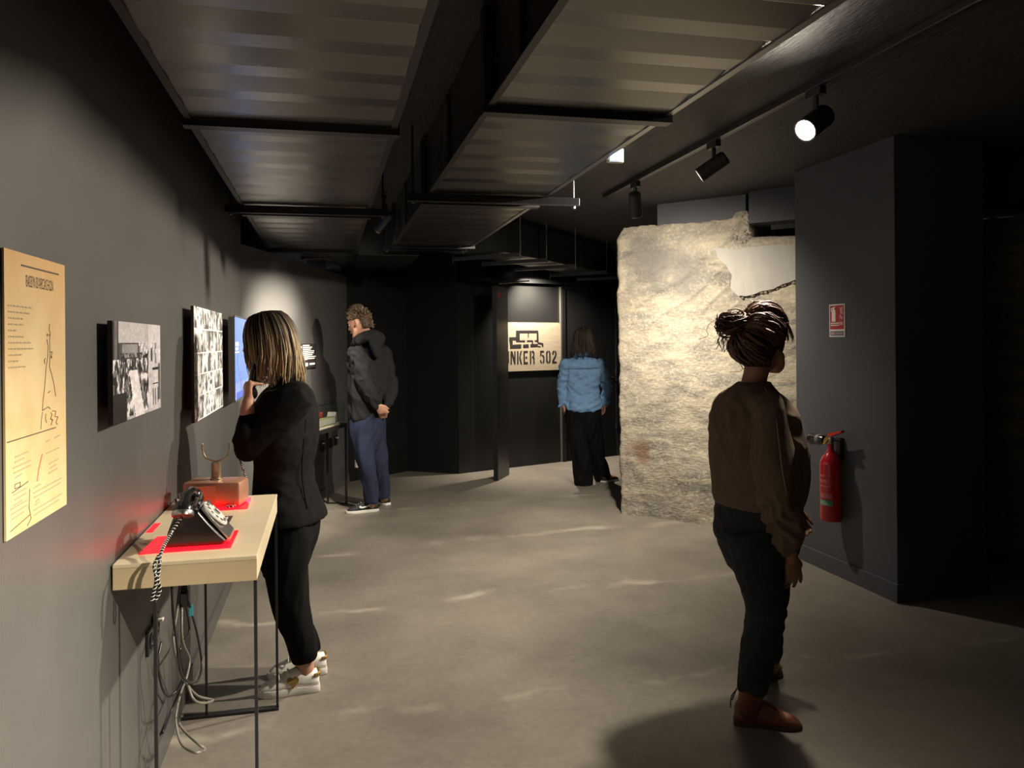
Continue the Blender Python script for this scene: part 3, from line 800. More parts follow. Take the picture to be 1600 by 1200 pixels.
def ppath(mb, pts, w=.001):
    w *= .62
    for (a, b_), (c, d) in zip(pts[:-1], pts[1:]): pbar(mb, a, b_, c, d, w)
# title
text_mesh("BASSIN D'ARCACHON", .034, pl_(.31, .118), Uy, Uz, 'title', M_ink, po, sx=.44, off=0.0, space=1.12)
b1 = MB(); pbar(b1, .24, .045, .88, .045, .0016); build('rule', b1, M_ink, po)
b1 = MB(); pbar(b1, 0.02, .665, .80, .665, .0010); build('rule', b1, M_ink, po)
random.seed(11)
b2 = MB()
for k, w_ in enumerate((.33, .25, .16, .16, .06, .17, .28, .34, .13, .10, .21)):
    v = .195 + .0215 * k
    u = .05
    pbar(b2, u, v, u + .012, v, .0013)
    u += .03
    while u < .08 + w_:
        l = random.uniform(.02, .06)
        pbar(b2, u, v, u + l, v, .0015); u += l + .012
build('legend_lines', b2, M_inkf, po)
b3 = MB()
ppath(b3, [(.70, .25), (.69, .27), (.71, .29), (.70, .30), (.70, .38), (.69, .42), (.73, .45), (.77, .49), (.80, .54)], .0011)
ppath(b3, [(.65, .31), (.67, .34), (.66, .38), (.63, .42), (.62, .45), (.60, .50), (.57, .55), (.56, .585), (.66, .575), (.70, .585)], .0011)
ppath(b3, [(.66, .30), (.65, .29), (.70, .295)], .0011); ppath(b3, [(.71, .36), (.74, .36), (.72, .385), (.74, .38)], .0014)
ppath(b3, [(.55, .60), (.53, .65), (.55, .68), (.52, .72), (.50, .78)], .0010) if False else None
ppath(b3, [(.62, .385), (.60, .39), (.61, .405)], .0012); ppath(b3, [(.66, .52), (.70, .515)], .0012)
ppath(b3, [(.56, .59), (.54, .62), (.53, .655)], .0010); ppath(b3, [(.74, .595), (.80, .60), (.78, .62), (.84, .625), (.80, .645), (.83, .655)], .0012)
ppath(b3, [(.71, .60), (.73, .61), (.70, .625), (.74, .63), (.71, .65)], .0014); ppath(b3, [(.62, .60), (.61, .62), (.63, .635)], .0012)
build('map_lines', b3, M_ink, po)
b4 = MB()
for (u0, v0, ws) in ((.10, .725, (.22, .16, .26, .26, .12)), (.09, .855, (.2, .2, .14)), (.05, .90, (.25, .25, .2)), (.40, .865, (.12, .50, .48, .1)), (.40, .93, (.1, .5, .45)), (.62, .755, (.24,)), (.66, .80, (.18, .14, .16)), (.60, .71, (.08,)), (.76, .705, (.12,))):
    for k, w_ in enumerate(ws):
        pbar(b4, u0 + random.uniform(0, .03), v0 + .018 * k, u0 + w_, v0 + .018 * k - .004, .0012)
build('notes', b4, M_inkf, po)
b5 = MB(); ppath(b5, [(.46, .845), (.49, .80), (.52, .775), (.55, .75)], .0028)
build('red_stamp', b5, M_inkr, po)
b6 = MB(); ppath(b6, [(.12, .82), (.20, .82), (.20, .835), (.12, .835), (.12, .82)], .0011); ppath(b6, [(.08, .845), (.32, .83)], .0011)
ppath(b6, [(.34, .86), (.33, .93), (.36, .97), (.30, .99)], .0010); ppath(b6, [(.05, .975), (.34, .955)], .001)
build('sketch_lines', b6, M_ink, po)

def vnoise(h, w, sy, sx, seed):
    r = np.random.default_rng(seed); g = r.random((int(h / sy) + 3, int(w / sx) + 3))
    yy, xx = np.mgrid[0:h, 0:w]; yy = yy / sy; xx = xx / sx
    y0 = yy.astype(int); x0 = xx.astype(int); fy = yy - y0; fx = xx - x0
    return (g[y0, x0] * (1 - fy) * (1 - fx) + g[y0 + 1, x0] * fy * (1 - fx) + g[y0, x0 + 1] * (1 - fy) * fx + g[y0 + 1, x0 + 1] * fy * fx)
def gray(a, tint=(1, .98, 1.02)): return np.clip(np.stack([a * t for t in tint], -1), 0, 1)
# street picture (row 0 = bottom)
H_, W_ = 66, 110
a = np.full((H_, W_), .45)
yy, xx = np.mgrid[0:H_, 0:W_]; v = 1 - yy / (H_ - 1.0); u = xx / (W_ - 1.0)
a[(v < .35) & (u > .10) & (u < .62)] = .42
a[(v < .20) & (u < .62)] = .52
a[(u < .02) | ((u > .08) & (u < .10) & (v < .4))] = .04
a[(u >= .02) & (u < .08) & (v < .4)] = .22
m_ = (v > .20) & (v < .40) & (u > .10) & (u < .50); a[m_] = .16
m_ = (v > .22) & (v < .36) & (u > .16) & (u < .46); a[m_] = .34
m_ = (v > .40 - .5 * (u - .5)) & (v < .46 - .5 * (u - .5)) & (u > .45) & (u < .72); a[m_] = .06
crowd = (v > .38) & (v < .98) & (u < .72)
cr = vnoise(H_, W_, 3, 2, 3) * vnoise(H_, W_, 7, 5, 4)
a[crowd] = np.where(cr[crowd] > .33, .75, np.where(cr[crowd] > .16, .25, .03))
band = (v > .32) & (v < .55) & (u > .12) & (u < .66); a[band & (vnoise(H_, W_, 4, 1.5, 5) < .45)] = .02
path = (u > .30 + .25 * (v - .55)) & (u < .46 + .28 * (v - .5)) & (v > .5); a[path] = .62 + .2 * vnoise(H_, W_, 4, 6, 6)[path]
a[(v > .72) & (u < .24)] = .09
a[(u > .38 + .2 * (v - .5)) & (u < .30 + .25 * v) & (v > .62)] = .72
rt = u > .70; a[rt] = .42 + .25 * vnoise(H_, W_, 9, 5, 8)[rt]
a[rt & (v < .3)] = .60
for (u0, u1, v0, v1, c_) in ((.76, .80, .26, .42, .16), (.86, .89, .2, .45, .25), (.80, .82, .75, .95, .05), (.86, .88, .75, .95, .05), (.92, .94, .75, .93, .05), (.79, .97, .50, .53, .1), (.80, .98, .68, .70, .15), (.94, 1, .45, .9, .2)):
    a[(u > u0) & (u < u1) & (v > v0) & (v < v1)] = c_
for k in range(9):
    cu_, cv_ = .50 + .035 * k * (k % 2) + .02 * k, .12 + .03 * (k % 4)
    a[(np.abs(u - cu_) < .006) & (np.abs(v - cv_ - .1) < .025)] = .95
a[:] = a * (.8 + .4 * vnoise(H_, W_, 1.5, 1.5, 9))
art1 = gray(np.clip(a * 1.15 - .12, .02, 1) * .85, (1.0, .96, 1.0))
# contact sheet of many small prints
H_, W_ = 80, 112
b_ = np.full((H_, W_), .95)
r = np.random.default_rng(21)
yb = [0, 17, 32, 47, 64, 80]
for j in range(5):
    xc = 0
    while xc < W_:
        w_ = int(r.choice([12, 16, 20, 26])); x1_ = min(W_, xc + w_)
        t_ = vnoise(H_, W_, 3, 2.5, 100 + j * 17 + xc)[yb[j]:yb[j + 1], xc:x1_]
        t2 = vnoise(H_, W_, 8, 6, 300 + j * 17 + xc)[yb[j]:yb[j + 1], xc:x1_]
        base = r.choice([.55, .75, .9])
        val = np.where(t_ * t2 > .30, 1.0, np.where(t_ * t2 > .17, base * .7, .14))
        b_[yb[j] + 0:yb[j + 1], xc:x1_] = val
        b_[yb[j], xc:x1_] = 1.0; b_[yb[j]:yb[j + 1], xc] = 1.0
        xc = x1_
art2 = gray(b_ * .9, (1, .99, .96))
# blue screen
H_, W_ = 60, 90
c3 = np.zeros((H_, W_, 3)); yy, xx = np.mgrid[0:H_, 0:W_]; v = 1 - yy / (H_ - 1.0); u = xx / (W_ - 1.0)
c3[:] = (.10, .20, .72)
c3[v > .8] = (.16, .25, .66)
edge = np.abs(u - (.30 + .12 * np.sin(v * 9)) ) < .012
c3[edge & (v > .4)] = (.03, .07, .40)
c3[(np.abs(u - .5 - .08 * np.sin(v * 14)) < .012) & (v > .45) & (v < .95)] = (.20, .10, .45)
c3[(np.abs(v - .42) < .008) & (u < .3)] = (.55, .65, .95)
c3[(v > .30) & (v < .34) & (u > .05) & (u < .27)] = (.9, .93, 1)
c3[(v > .37) & (v < .40) & (u > .05) & (u < .24)] = (.9, .93, 1)
c3[(v > .27) & (v < .41) & (u > .27) & (u < .30)] = (.04, .08, .3)
c3[(v > .93) & (u > .1) & (u < .9)] = (.06, .10, .5)

def picture(name, label, cat, y0, y1, z0, z1, x_front, arr, m, depth, frame_m, gap=0.0):
    t = thing(name, label, cat, (WL, (y0 + y1) / 2, z0), 'photographs on the left wall' if cat == 'photograph' else None)
    build('panel', MB().box2((x_front - depth, y0, z0), (x_front, y1, z1), .0015), frame_m, t)
    grid_print('print', arr, (x_front, y0, z0), (0, 1, 0), (0, 0, 1), y1 - y0, z1 - z0, m, t)
    if gap > 0:
        ins = .09 * (y1 - y0)
        build('mount', MB().box2((WL + .001, y0 + ins, z0 + .05), (x_front - depth, y1 - ins, z1 - .05)), M_bar, t)
    return t
picture('photo_print', 'black and white crowded street photograph, first picture right of the yellow poster', 'photograph', 2.345, 2.98, 1.282, 1.566, -0.565, art1, M_print, .012, M_signblk, .02)
picture('photo_print', 'tall-looking collage of many small black and white photographs beside the blue screen', 'photograph', 3.64, 4.59, 1.162, 1.665, -0.555, art2, M_print, .012, M_signblk, .03)
sc = picture('wall_screen', 'lit blue map screen on the wall in front of the phoning woman', 'screen', 4.95, 5.75, 1.165, 1.66, -0.53, c3, M_screen, .035, pmat('silver bezel', (.35, .34, .33), None, rough=.35, metal=.7), .03)
build('bezel', MB().box2((-.531, 4.94, 1.155), (-.527, 4.952, 1.67)).box2((-.531, 4.94, 1.155), (-.527, 5.76, 1.1645)).box2((-.531, 4.94, 1.6605), (-.527, 5.76, 1.67)), MATS['silver bezel'], sc)

# ------------------------------------------------------------------ cream exhibit table
TX0, TX1, TY0, TY1, TZ = -0.595, -0.205, 2.45, 3.43, 0.88
tb = thing('exhibit_table', 'narrow cream table on thin black metal legs against the left wall', 'table', ((TX0 + TX1) / 2, (TY0 + TY1) / 2, 0))
top = build('table_top', MB().box2((TX0, TY0, TZ - .012), (TX1, TY1, TZ), .002), M_cream, tb)
ap = MB()
ap.box2((TX0 + .001, TY0 + .001, TZ - .072), (TX1 - .001, TY0 + .016, TZ - .0122)); build('end_apron', ap, M_creamside, tb)
ap = MB(); ap.box2((TX0 + .001, TY1 - .016, TZ - .072), (TX1 - .001, TY1 - .001, TZ - .0122)); build('end_apron', ap, M_creamside, tb)
ap = MB(); ap.box2((TX1 - .016, TY0 + .0165, TZ - .072), (TX1 - .001, TY1 - .0165, TZ - .0122)); build('front_apron', ap, M_cream, tb)
ap = MB(); ap.box2((TX0 + .001, TY0 + .0165, TZ - .072), (TX0 + .016, TY1 - .0165, TZ - .0122)); build('back_apron', ap, M_creamside, tb)
for y in (TY0 + .004, TY1 - .016):
    for x in (TX0 + .11, TX1 - .006):
        build('leg', MB().box2((x - .0045, y, .008), (x + .0045, y + .012, TZ - .071)), M_bar, tb)
    build('foot_bar', MB().box2((TX0 + .02, y - .012, 0), (TX1, y + .024, .010), .002), M_bar, tb)
for (P4) in ([(-0.545, 2.55), (-0.29, 2.56), (-0.29, 2.785), (-0.537, 2.76)], [(-0.545, 3.13), (-0.296, 3.15), (-0.302, 3.375), (-0.545, 3.36)]):
    build('red_pad', MB().prism([(x, y, TZ + .0005) for x, y in P4], (0, 0, .003)), M_red, tb)
build('red_marking', MB().prism([(-.588, 2.84, TZ + .0003), (-.566, 2.84, TZ + .0003), (-.566, 2.98, TZ + .0003), (-.588, 2.98, TZ + .0003)], (0, 0, .001)), M_red, tb)
cp = build('caption_plate', MB().prism([(-.42, 2.86, TZ + .0003), (-.335, 2.86, TZ + .0003), (-.335, 3.03, TZ + .0003), (-.42, 3.03, TZ + .0003)], (0, 0, .002)), pmat('brown caption', (.045, .035, .03), None, rough=.5), tb)
ct = MB()
for k in range(5): ct.box2((-.41 + .014 * k, 2.90, TZ + .0025), (-.404 + .014 * k, 3.01 - .02 * (k % 2), TZ + .003))
build('caption_lines', ct, M_white, cp)

# ------------------------------------------------------------------ rotary telephone
ph = thing('rotary_telephone', 'black rotary telephone with chrome dial on a red pad', 'telephone', (-0.40, 2.67, TZ + .004))
PX, PYc, PZ = -0.40, 2.675, TZ + .0038
def pz(x, z): return (PX + x, z + PZ)
hw = .078
prof = [(-.085, 0), (.085, 0), (.092, .012), (.075, .03), (.04, .07), (.012, .108), (-.03, .112), (-.062, .085), (-.078, .04)]
def xsec(y, k): return [V3((PX + x * k, y, PZ + z * (1 if z < .02 else k))) for x, z in prof]
bd = MB(); bd.rings([xsec(PYc - hw, .93), xsec(PYc - hw + .01, 1.0), xsec(PYc + hw - .01, 1.0), xsec(PYc + hw, .93)])
body = build('body', bd, M_bak, ph, auto=28)
# sloping faceplate with flared skirt
fp = MB()
fpp = [(.093, .004), (.0945, .014), (.078, .034), (.044, .075), (.018, .111), (.023, .114), (.049, .078), (.083, .037), (.100, .016), (.101, .004)]
fp.prism([(PX + x, PYc - hw + .012, PZ + z) for x, z in fpp], (0, 2 * hw - .024, 0))
build('faceplate', fp, M_chrome, ph)
dn = unit((.115 - .044 + .02, 0, .075)); dn = unit((.72, 0, .69))
dc = V3((PX + .047, PYc, PZ + .078))
dial = build('dial', MB().lathe([(.047, .002), (.050, .006), (.047, .010), (.030, .011), (.0005, .011)], dc, dn, 32), M_dialw, ph, auto=40)
e1 = V3((0, 1, 0)); e2 = np.cross(dn, e1)
for k in range(10):
    a = 2 * PI * (k + .5) / 12
    c = dc + dn * .0112 + (math.cos(a) * e1 + math.sin(a) * e2) * .037
    build('finger_hole', MB().cyl(c - dn * .001, c + dn * .0008, .0065, 12), M_chrome, dial)
build('dial_hub', MB().lathe([(.012, 0), (.012, .004), (.0005, .006)], dc + dn * .011, dn, 18), M_chrome, dial)
# cradle forks
ck = MB()
for s_ in (-1, 1):
    for xx in (-.052, -.004):
        ck.tube([(PX - .028, PYc + s_ * .045, PZ + .108), (PX + xx, PYc + s_ * .045, PZ + .118), (PX + xx + (-.008 if xx < -.03 else .008), PYc + s_ * .045, PZ + .142)], .005, 8, 3)
build('cradle', ck, M_chrome, ph)
# handset lying across the cradle, towards the viewer
hy0, hy1 = 2.575, 2.79
hs = MB()
hs.tube([(PX - .028, hy0 + .015, PZ + .128), (PX - .028, hy0 + .06, PZ + .146), (PX - .028, (hy0 + hy1) / 2, PZ + .150), (PX - .028, hy1 - .06, PZ + .146), (PX - .028, hy1 - .015, PZ + .128)], [.018, .015, .0145, .015, .018], 14, 5, rounded=True)
for y, s_ in ((hy0 + .01, -1), (hy1 - .01, 1)):
    ax = unit((0, s_ * .45, -1))
    hs.lathe([(.008, -.022), (.021, -.016), (.029, .004), (.031, .016), (.030, .022), (.001, .022)], (PX - .028, y, PZ + .122), ax, 20)
hs_o = build('handset', hs, M_bak, ph, auto=45)
ax = unit((0, -.45, -1)); cc = V3((PX - .028, hy0 + .01, PZ + .122))
build('earpiece_cap', MB().lathe([(.0305, .012), (.0325, .018), (.0315, .027), (.001, .029)], cc, ax, 22), M_chrome, hs_o, auto=40)
def cord(parent, pts, r=.0048, turns=60, tname='cord'):
    o_ = build(tname, MB().tube(pts, r, 8, 8), M_bak, parent, smooth=True)
    P, rr_, _ = smooth_path([V3(p) for p in pts], [r] * len(pts), 60)
    seg = np.cumsum([0] + [np.linalg.norm(P[i + 1] - P[i]) for i in range(len(P) - 1)])
    n_ = int(seg[-1] / .0016)
    hel = MB()
    for ph0 in (0,):
        path = []
        N = V3((0, 1, 0))
        for k in range(n_ + 1):
            q_ = seg[-1] * k / n_
            i = min(len(P) - 2, max(0, int(np.searchsorted(seg, q_)) - 1)); f = (q_ - seg[i]) / max(1e-9, seg[i + 1] - seg[i])
            c = P[i] * (1 - f) + P[i + 1] * f; T = unit(P[i + 1] - P[i])
            N = unit(N - T * np.dot(N, T)); B = np.cross(T, N)
            a = q_ / .011 * 2 * PI + ph0
            path.append(c + (math.cos(a) * N + math.sin(a) * B) * r * .92)
        hel.tube(path, .0012, 5, 1)
    build('white_thread', hel, M_white, o_)
    return o_
c_ = V3((PX - .028, hy0 + .0, PZ + .10))
cord(hs_o, [tuple(c_), (-0.455, 2.528, 0.941), (-0.463, 2.437, 0.912), (-0.464, 2.411, 0.879), (-0.468, 2.407, 0.843), (-0.462, 2.406, 0.812), (-0.476, 2.404, 0.782)])
cord(hs_o, [(-0.466, 2.417, 0.907), (-0.476, 2.404, 0.882), (-0.469, 2.392, 0.851), (-0.474, 2.393, 0.817), (-0.481, 2.395, 0.785)], r=.0042, tname='cord_tail')

# ------------------------------------------------------------------ copper coloured box with fork
bx_ = thing('copper_box', 'copper box with round neck and wire fork at the far end of the table', 'telephone base', (-0.42, 3.25, TZ + .004))
BZ = TZ + .0038
rzb = math.atan2(-.083, .213) * .5
build('casing', MB().box((-.42, 3.26, BZ + .0475), (.215, .13, .095), rzb, .014), M_copper, bx_, auto=40)
fr = MB()
build('front_panel', MB().box((-.42 - .0, 3.26 - .0655, BZ + .045), (.185, .003, .072), 0, .001), M_copper, bx_)
build('neck', MB().lathe([(.024, .094), (.024, .100), (.018, .101), (.018, .155), (.019, .158), (.012, .162), (.0005, .163)], (-.42, 3.26, BZ), (0, 0, 1), 24), M_brass, bx_, auto=40)
fk = [(-.47, 3.26, BZ + .235), (-.468, 3.26, BZ + .205), (-.455, 3.26, BZ + .178), (-.42, 3.26, BZ + .166), (-.385, 3.26, BZ + .178), (-.372, 3.26, BZ + .205), (-.37, 3.26, BZ + .235)]
build('fork', MB().tube(fk, .0032, 8, 5), M_brass, bx_, smooth=True)

# ------------------------------------------------------------------ cables, adapter and wall sockets under the table
def socket(P, U, n, label, w=.082, h=.082, lit=True):
    P = V3(P); U = unit(U); n = unit(n)
    rz = math.atan2(U[1], U[0])
    t = thing('wall_socket', label, 'wall socket', tuple(P), 'black wall sockets')
    build('plate', MB().box(P + n * .006 + V3((0, 0, h / 2)), (w, .012, h), rz, .003), M_bak, t)
    build('socket_face', MB().lathe([(.026, 0), (.026, .003), (.021, .003), (.020, .0005), (.001, .0005)], P + n * .012 + V3((0, 0, h / 2)), n, 20), M_bak, t)
    if lit:
        build('pale_glint', MB().box(P + n * .022 + V3((0, 0, h * .78)), (w * .32, .02, h * .13), rz, .003), M_dialw, t)  # pale block standing in for the small highlight on the black socket
    return t
socket((WL, 2.92, .455), (0, 1, 0), (1, 0, 0), 'black wall socket under the cream table, nearer one', lit=False)
socket((WL, 3.02, .47), (0, 1, 0), (1, 0, 0), 'black wall socket with painted pale glint under the cream table', lit=True)
obe = unit((OB1[0] - OB0[0], OB1[1] - OB0[1], 0)); obn = V3((obe[1], -obe[0], 0))
def onob(s_, z, off=0.0): return V3((*OB0, 0)) + obe * s_ + obn * off + V3((0, 0, z))
for s_, lb in ((1.92, 'left'), (2.19, 'middle'), (2.38, 'right')):
    socket(onob(s_, .46), obe, obn, 'black wall socket below the glass case, %s of the three' % lb, w=.1, h=.1, lit=(lb != 'middle'))
CBL = [
 ([(-0.5, 2.789, 0.715), (-0.5, 2.817, 0.601), (-0.49, 2.823, 0.503), (-0.48, 2.83, 0.411), (-0.46, 2.864, 0.365), (-0.46, 3.053, 0.296), (-0.47, 3.198, 0.303), (-0.48, 3.165, 0.424), (-0.49, 3.119, 0.511), (-0.49, 3.027, 0.61), (-0.5, 3.051, 0.649)], M_cable, 'black cable looping below the cream table underside'),
 ([(-0.52, 3.055, 0.644), (-0.51, 2.931, 0.575), (-0.5, 2.813, 0.529), (-0.49, 2.854, 0.417), (-0.47, 2.888, 0.347), (-0.44, 2.917, 0.293), (-0.4, 2.973, 0.251), (-0.42, 2.864, 0.29), (-0.44, 2.811, 0.33), (-0.46, 2.839, 0.363)], M_cableg, 'grey cable with a loop lying on the table foot bar'),
 ([(-0.51, 3.03, 0.565), (-0.5, 2.978, 0.469), (-0.49, 3.055, 0.372), (-0.49, 2.986, 0.331), (-0.5, 2.957, 0.304), (-0.5, 2.871, 0.283), (-0.49, 2.789, 0.266), (-0.46, 2.712, 0.231), (-0.4, 2.582, 0.262), (-0.38, 2.634, 0.243), (-0.4, 2.644, 0.257), (-0.46, 2.783, 0.234), (-0.49, 2.834, 0.245)], M_cableg, 'grey cable coiled onto the floor below the table'),
 ([(-0.53, 3.244, 0.498), (-0.53, 3.311, 0.389), (-0.53, 3.169, 0.391), (-0.53, 3.102, 0.381), (-0.54, 3.249, 0.229), (-0.56, 3.257, 0.174), (-0.585, 3.241, 0.116), (-0.59, 3.098, 0.099)], M_cable, 'thin black cable running down along the left wall'),
 ([(-0.583, 3.053, 0.443), (-0.585, 3.006, 0.389), (-0.585, 3.057, 0.289), (-0.58, 3.143, 0.211), (-0.56, 3.192, 0.206), (-0.54, 3.209, 0.241)], M_cable, 'thin black cable from the socket to the cable bundle'),
]
for pts, m_, lb in CBL:
    pts = [(p[0], p[1], max(p[2], .008)) for p in pts]
    tag(build('power_cable', MB().tube(pts, .0042, 8, 6), m_, smooth=True), lb, 'cable', 'cables under the cream table')
ad = thing('power_adapter', 'black power adapter with cyan tag hanging below the cream table', 'adapter', (-0.51, 3.082, 0.56))
ac = V3((-0.51, 3.07, 0.582))
build('adapter_body', MB().box(ac, (.03, .032, .055), .2, .004), M_bak, ad)
build('adapter_plug', MB().cyl(ac + V3((0, 0, .026)), ac + V3((-.004, 0, .05)), .009, 12), M_bak, ad)
build('adapter_cord', MB().tube([ac + V3((0, 0, .045)), ac + V3((0, .01, .07)), ac + V3((.0, .02, .10))], .004, 8, 4), M_cable, ad)
build('cyan_tag', MB().box(ac + V3((.022, .012, -.045)), (.016, .003, .04), .3, .001), M_cyan, ad)

# ------------------------------------------------------------------ display case by the far wall
ce = unit((.36, .933, 0)); cn = V3((-ce[1], ce[0], 0))
cB = V3((.175, 7.62, 0)); CL, CD = .85, .20
cA = cB - ce * CL
dcs = thing('display_case', 'glass-topped display case on thin black legs beside the man', 'display case', tuple((cA + cB) / 2))
def cq(s_, d, z): return cA + ce * s_ + cn * d + V3((0, 0, z))
def cbox(mb, s0, s1_, d0, d1, z0, z1): return mb.prism([cq(s0, d0, z0), cq(s1_, d0, z0), cq(s1_, d1, z0), cq(s0, d1, z0)], (0, 0, z1 - z0))
build('table_top', cbox(MB(), 0, CL, 0, CD, .72, .755), M_gloss, dcs)
build('tray', cbox(MB(), .02, CL - .14, .015, CD - .02, .756, .775), pmat('cream board', (.52, .47, .36), None, rough=.6), dcs)
for s_ in (.0, CL - .02):
    for d_ in (0, CD - .02):
        build('leg', cbox(MB(), s_, s_ + .018, d_, d_ + .018, .009, .72), M_bar, dcs)
    build('foot_bar', cbox(MB(), s_ - .004, s_ + .022, 0, CD, 0, .010), M_bar, dcs)
for (a, b_, c_, d_) in ((.01, CL - .02, .005, .009), (.01, CL - .02, CD - .012, CD - .008), (.01, .014, .0095, CD - .0125), (CL - .024, CL - .02, .0095, CD - .0125)):
    build('glass_pane', cbox(MB(), a, b_, c_, d_, .7765, .965), M_glass, dcs)
build('glass_pane', cbox(MB(), .01, CL - .02, .005, CD - .008, .9655, .969), M_glass, dcs)
gb = MB()
for s_, d_ in ((CL - .024, .005),): cbox(gb, s_, s_ + .004, d_, d_ + .004, .776, .968)
cbox(gb, CL - .12, CL - .02, .003, .0055, .966, .970)
build('glass_edge', gb, pmat('pale glass edge', (.55, .6, .55), None, rough=.2), dcs)
E2 = pmat('old red cloth', (.42, .06, .03), None, rough=.7); E3 = pmat('olive paper', (.36, .36, .17), None, rough=.7)
def caseobj(name, label, cat, s0, s1_, d0, d1, z0, z1, m):
    t = thing(name, label, cat, tuple(cq((s0 + s1_) / 2, (d0 + d1) / 2, z0)))
    build('cover', cbox(MB(), s0, s1_, d0, d1, z0, z1), m, t)
    build('pages', cbox(MB(), s0 + .004, s1_ - .004, d0 - .002, d0 - .0003, z0 + .006, z1 - .006), M_dialw if name == 'old_book' else m, t)
    return t
caseobj('archive_box', 'red archive box at the back of the glass case', 'box', .12, .50, .10, .16, .776, .885, E2)
caseobj('old_book', 'olive green book lying in front of the red box', 'book', .12, .62, .03, .085, .776, .838, E3)
wf = thing('folded_card', 'white folded card standing at the right of the glass case', 'card', tuple(cq(.70, .1, .776)))
build('card_front', MB().prism([cq(.67, .06, .776), cq(.73, .06, .866), cq(.734, .06, .866), cq(.676, .06, .776)], cn * .08), M_white, wf)
build('card_back', MB().prism([cq(.735, .06, .866), cq(.755, .06, .776), cq(.76, .06, .776), cq(.739, .06, .866)], cn * .08), M_white, wf)
# black text panel on the wall above the case
ip = thing('text_panel', 'small black text panel with white lines on the lit far wall', 'sign', tuple(onob(1.6, 1.22)))
def onob_px(p): return float(np.dot(V3(p) - V3((*OB0, 0)), obe))
i0 = onob_px((-0.289, 7.106, 1.481)); i1 = onob_px((-0.111, 7.71, 1.477)); iz1 = (-0.176, 7.491, 1.496)[2]; iz0 = (-0.177, 7.485, 1.275)[2]
build('panel', MB().prism([onob(i0, iz0, .002), onob(i1, iz0, .002), onob(i1, iz0, .012), onob(i0, iz0, .012)], (0, 0, iz1 - iz0)), pmat('brown black board', (.03, .024, .022), None, rough=.5), ip)
il = MB(); W0 = i1 - i0; HH = iz1 - iz0
def ibar(u0, v0, u1, v1): il.prism([onob(i0 + W0 * u0, iz1 - HH * v1, .0122), onob(i0 + W0 * u1, iz1 - HH * v1, .0122), onob(i0 + W0 * u1, iz1 - HH * v0, .0122), onob(i0 + W0 * u0, iz1 - HH * v0, .0122)], obn * .001)
for k, w_ in enumerate((.30, .42, .36, .52, .50, .44, .60, .54)):
    v_ = .05 + .077 * k; ibar(.38, v_, .38 + w_, v_ + .045)
ibar(.68, .80, .93, .88); ibar(.22, .74, .36, .92); ibar(.40, .80, .46, .92); ibar(.50, .78, .60, .92)
ibar(.10, .10, .32, .13); ibar(.30, .10, .33, .62); ibar(.32, .62, .56, .66)
build('white_lines', il, M_white, ip)
# small lit junction box low on the dark wall
jb = thing('junction_box', 'small white junction box low on the wall behind the man', 'junction box', (0.301, 8.872, 0.159))
jp = V3((0.301, 8.873, 0.187)); jn = unit((.55, -.69 * 1.2, 0))
build('box_body', MB().box(jp + jn * .012, (.05, .024, .09), math.atan2(.55, .69), .004), M_dialw, jb)
build('box_cable', MB().tube([jp + jn * .012 - V3((0, 0, .04)), jp + jn * .012 - V3((0, 0, .12)), jp + jn * .012 - V3((-.05, -.04, .3))], .005, 8, 3), M_cable, jb)

# ------------------------------------------------------------------ fire extinguisher and its sign
fx = thing('fire_extinguisher', 'red fire extinguisher hanging on the slate wall end', 'fire extinguisher', (3.06, 4.425, .36))
ex0 = V3((3.062, 4.425, .365)); r_ = .066
build('cylinder', MB().lathe([(.02, 0), (r_ * .93, .0), (r_, .012), (r_, .345), (r_ * .96, .365), (r_ * .80, .395), (r_ * .5, .418), (.024, .43), (.020, .445), (.020, .475), (.001, .475)], ex0, (0, 0, 1), 36), M_extred, fx, auto=50)
v0_ = ex0 + V3((0, 0, .475))
build('valve', MB().lathe([(.018, 0), (.022, .01), (.022, .03), (.014, .04), (.001, .04)], v0_, (0, 0, 1), 18).box(v0_ + V3((0, 0, .03)), (.03, .045, .03), 0, .004), M_brass, fx, auto=40)
build('lever', MB().prism([v0_ + V3((-.012, -.01, .05)), v0_ + V3((-.012, -.12, .085)), v0_ + V3((-.012, -.122, .098)), v0_ + V3((-.012, -.01, .072)), v0_ + V3((-.012, .015, .066)), v0_ + V3((-.012, .015, .05))], (.024, 0, 0)), pmat('orange red lever', (.55, .035, .015), None, rough=.35), fx)
build('carry_handle', MB().prism([v0_ + V3((-.012, -.01, .02)), v0_ + V3((-.012, -.11, .028)), v0_ + V3((-.012, -.11, .038)), v0_ + V3((-.012, -.01, .036))], (.024, 0, 0)), M_bak, fx)
build('safety_pin', MB().tube([v0_ + V3((-.03, .0, .045)), v0_ + V3((-.03, .02, .02)), v0_ + V3((-.032, .028, .0)), v0_ + V3((-.03, .01, .01)), v0_ + V3((-.026, -.012, .04))], .004, 8, 4), pmat('yellow tag', (.55, .38, .03), None, rough=.5), fx)
ha = v0_ + V3((-.01, .015, .025))
horn = build('discharge_horn', MB().lathe([(.010, 0), (.012, .02), (.026, .03), (.030, .05), (.033, .11), (.036, .145), (.034, .15), (.028, .13), (.001, .12)], ha, (-.15, 1, -.06), 22), M_bak, fx, auto=40)
build('horn_ring', MB().lathe([(.031, .055), (.0335, .06), (.0345, .08), (.0325, .085)], ha, (-.15, 1, -.06), 22, cap=False), M_cableg, horn)
lbm = MB()
def wrap(a0, a1, z0, z1, rr_=r_ + .0008, n=12):
    R = [[ex0 + V3((rr_ * math.cos(math.radians(a)), rr_ * math.sin(math.radians(a)), z)) for a in np.linspace(a0, a1, n)] for z in (z0, z1)]
    vs_ = R[0] + R[1]; return vs_, [(i, i + 1, n + i + 1, n + i) for i in range(n - 1)]
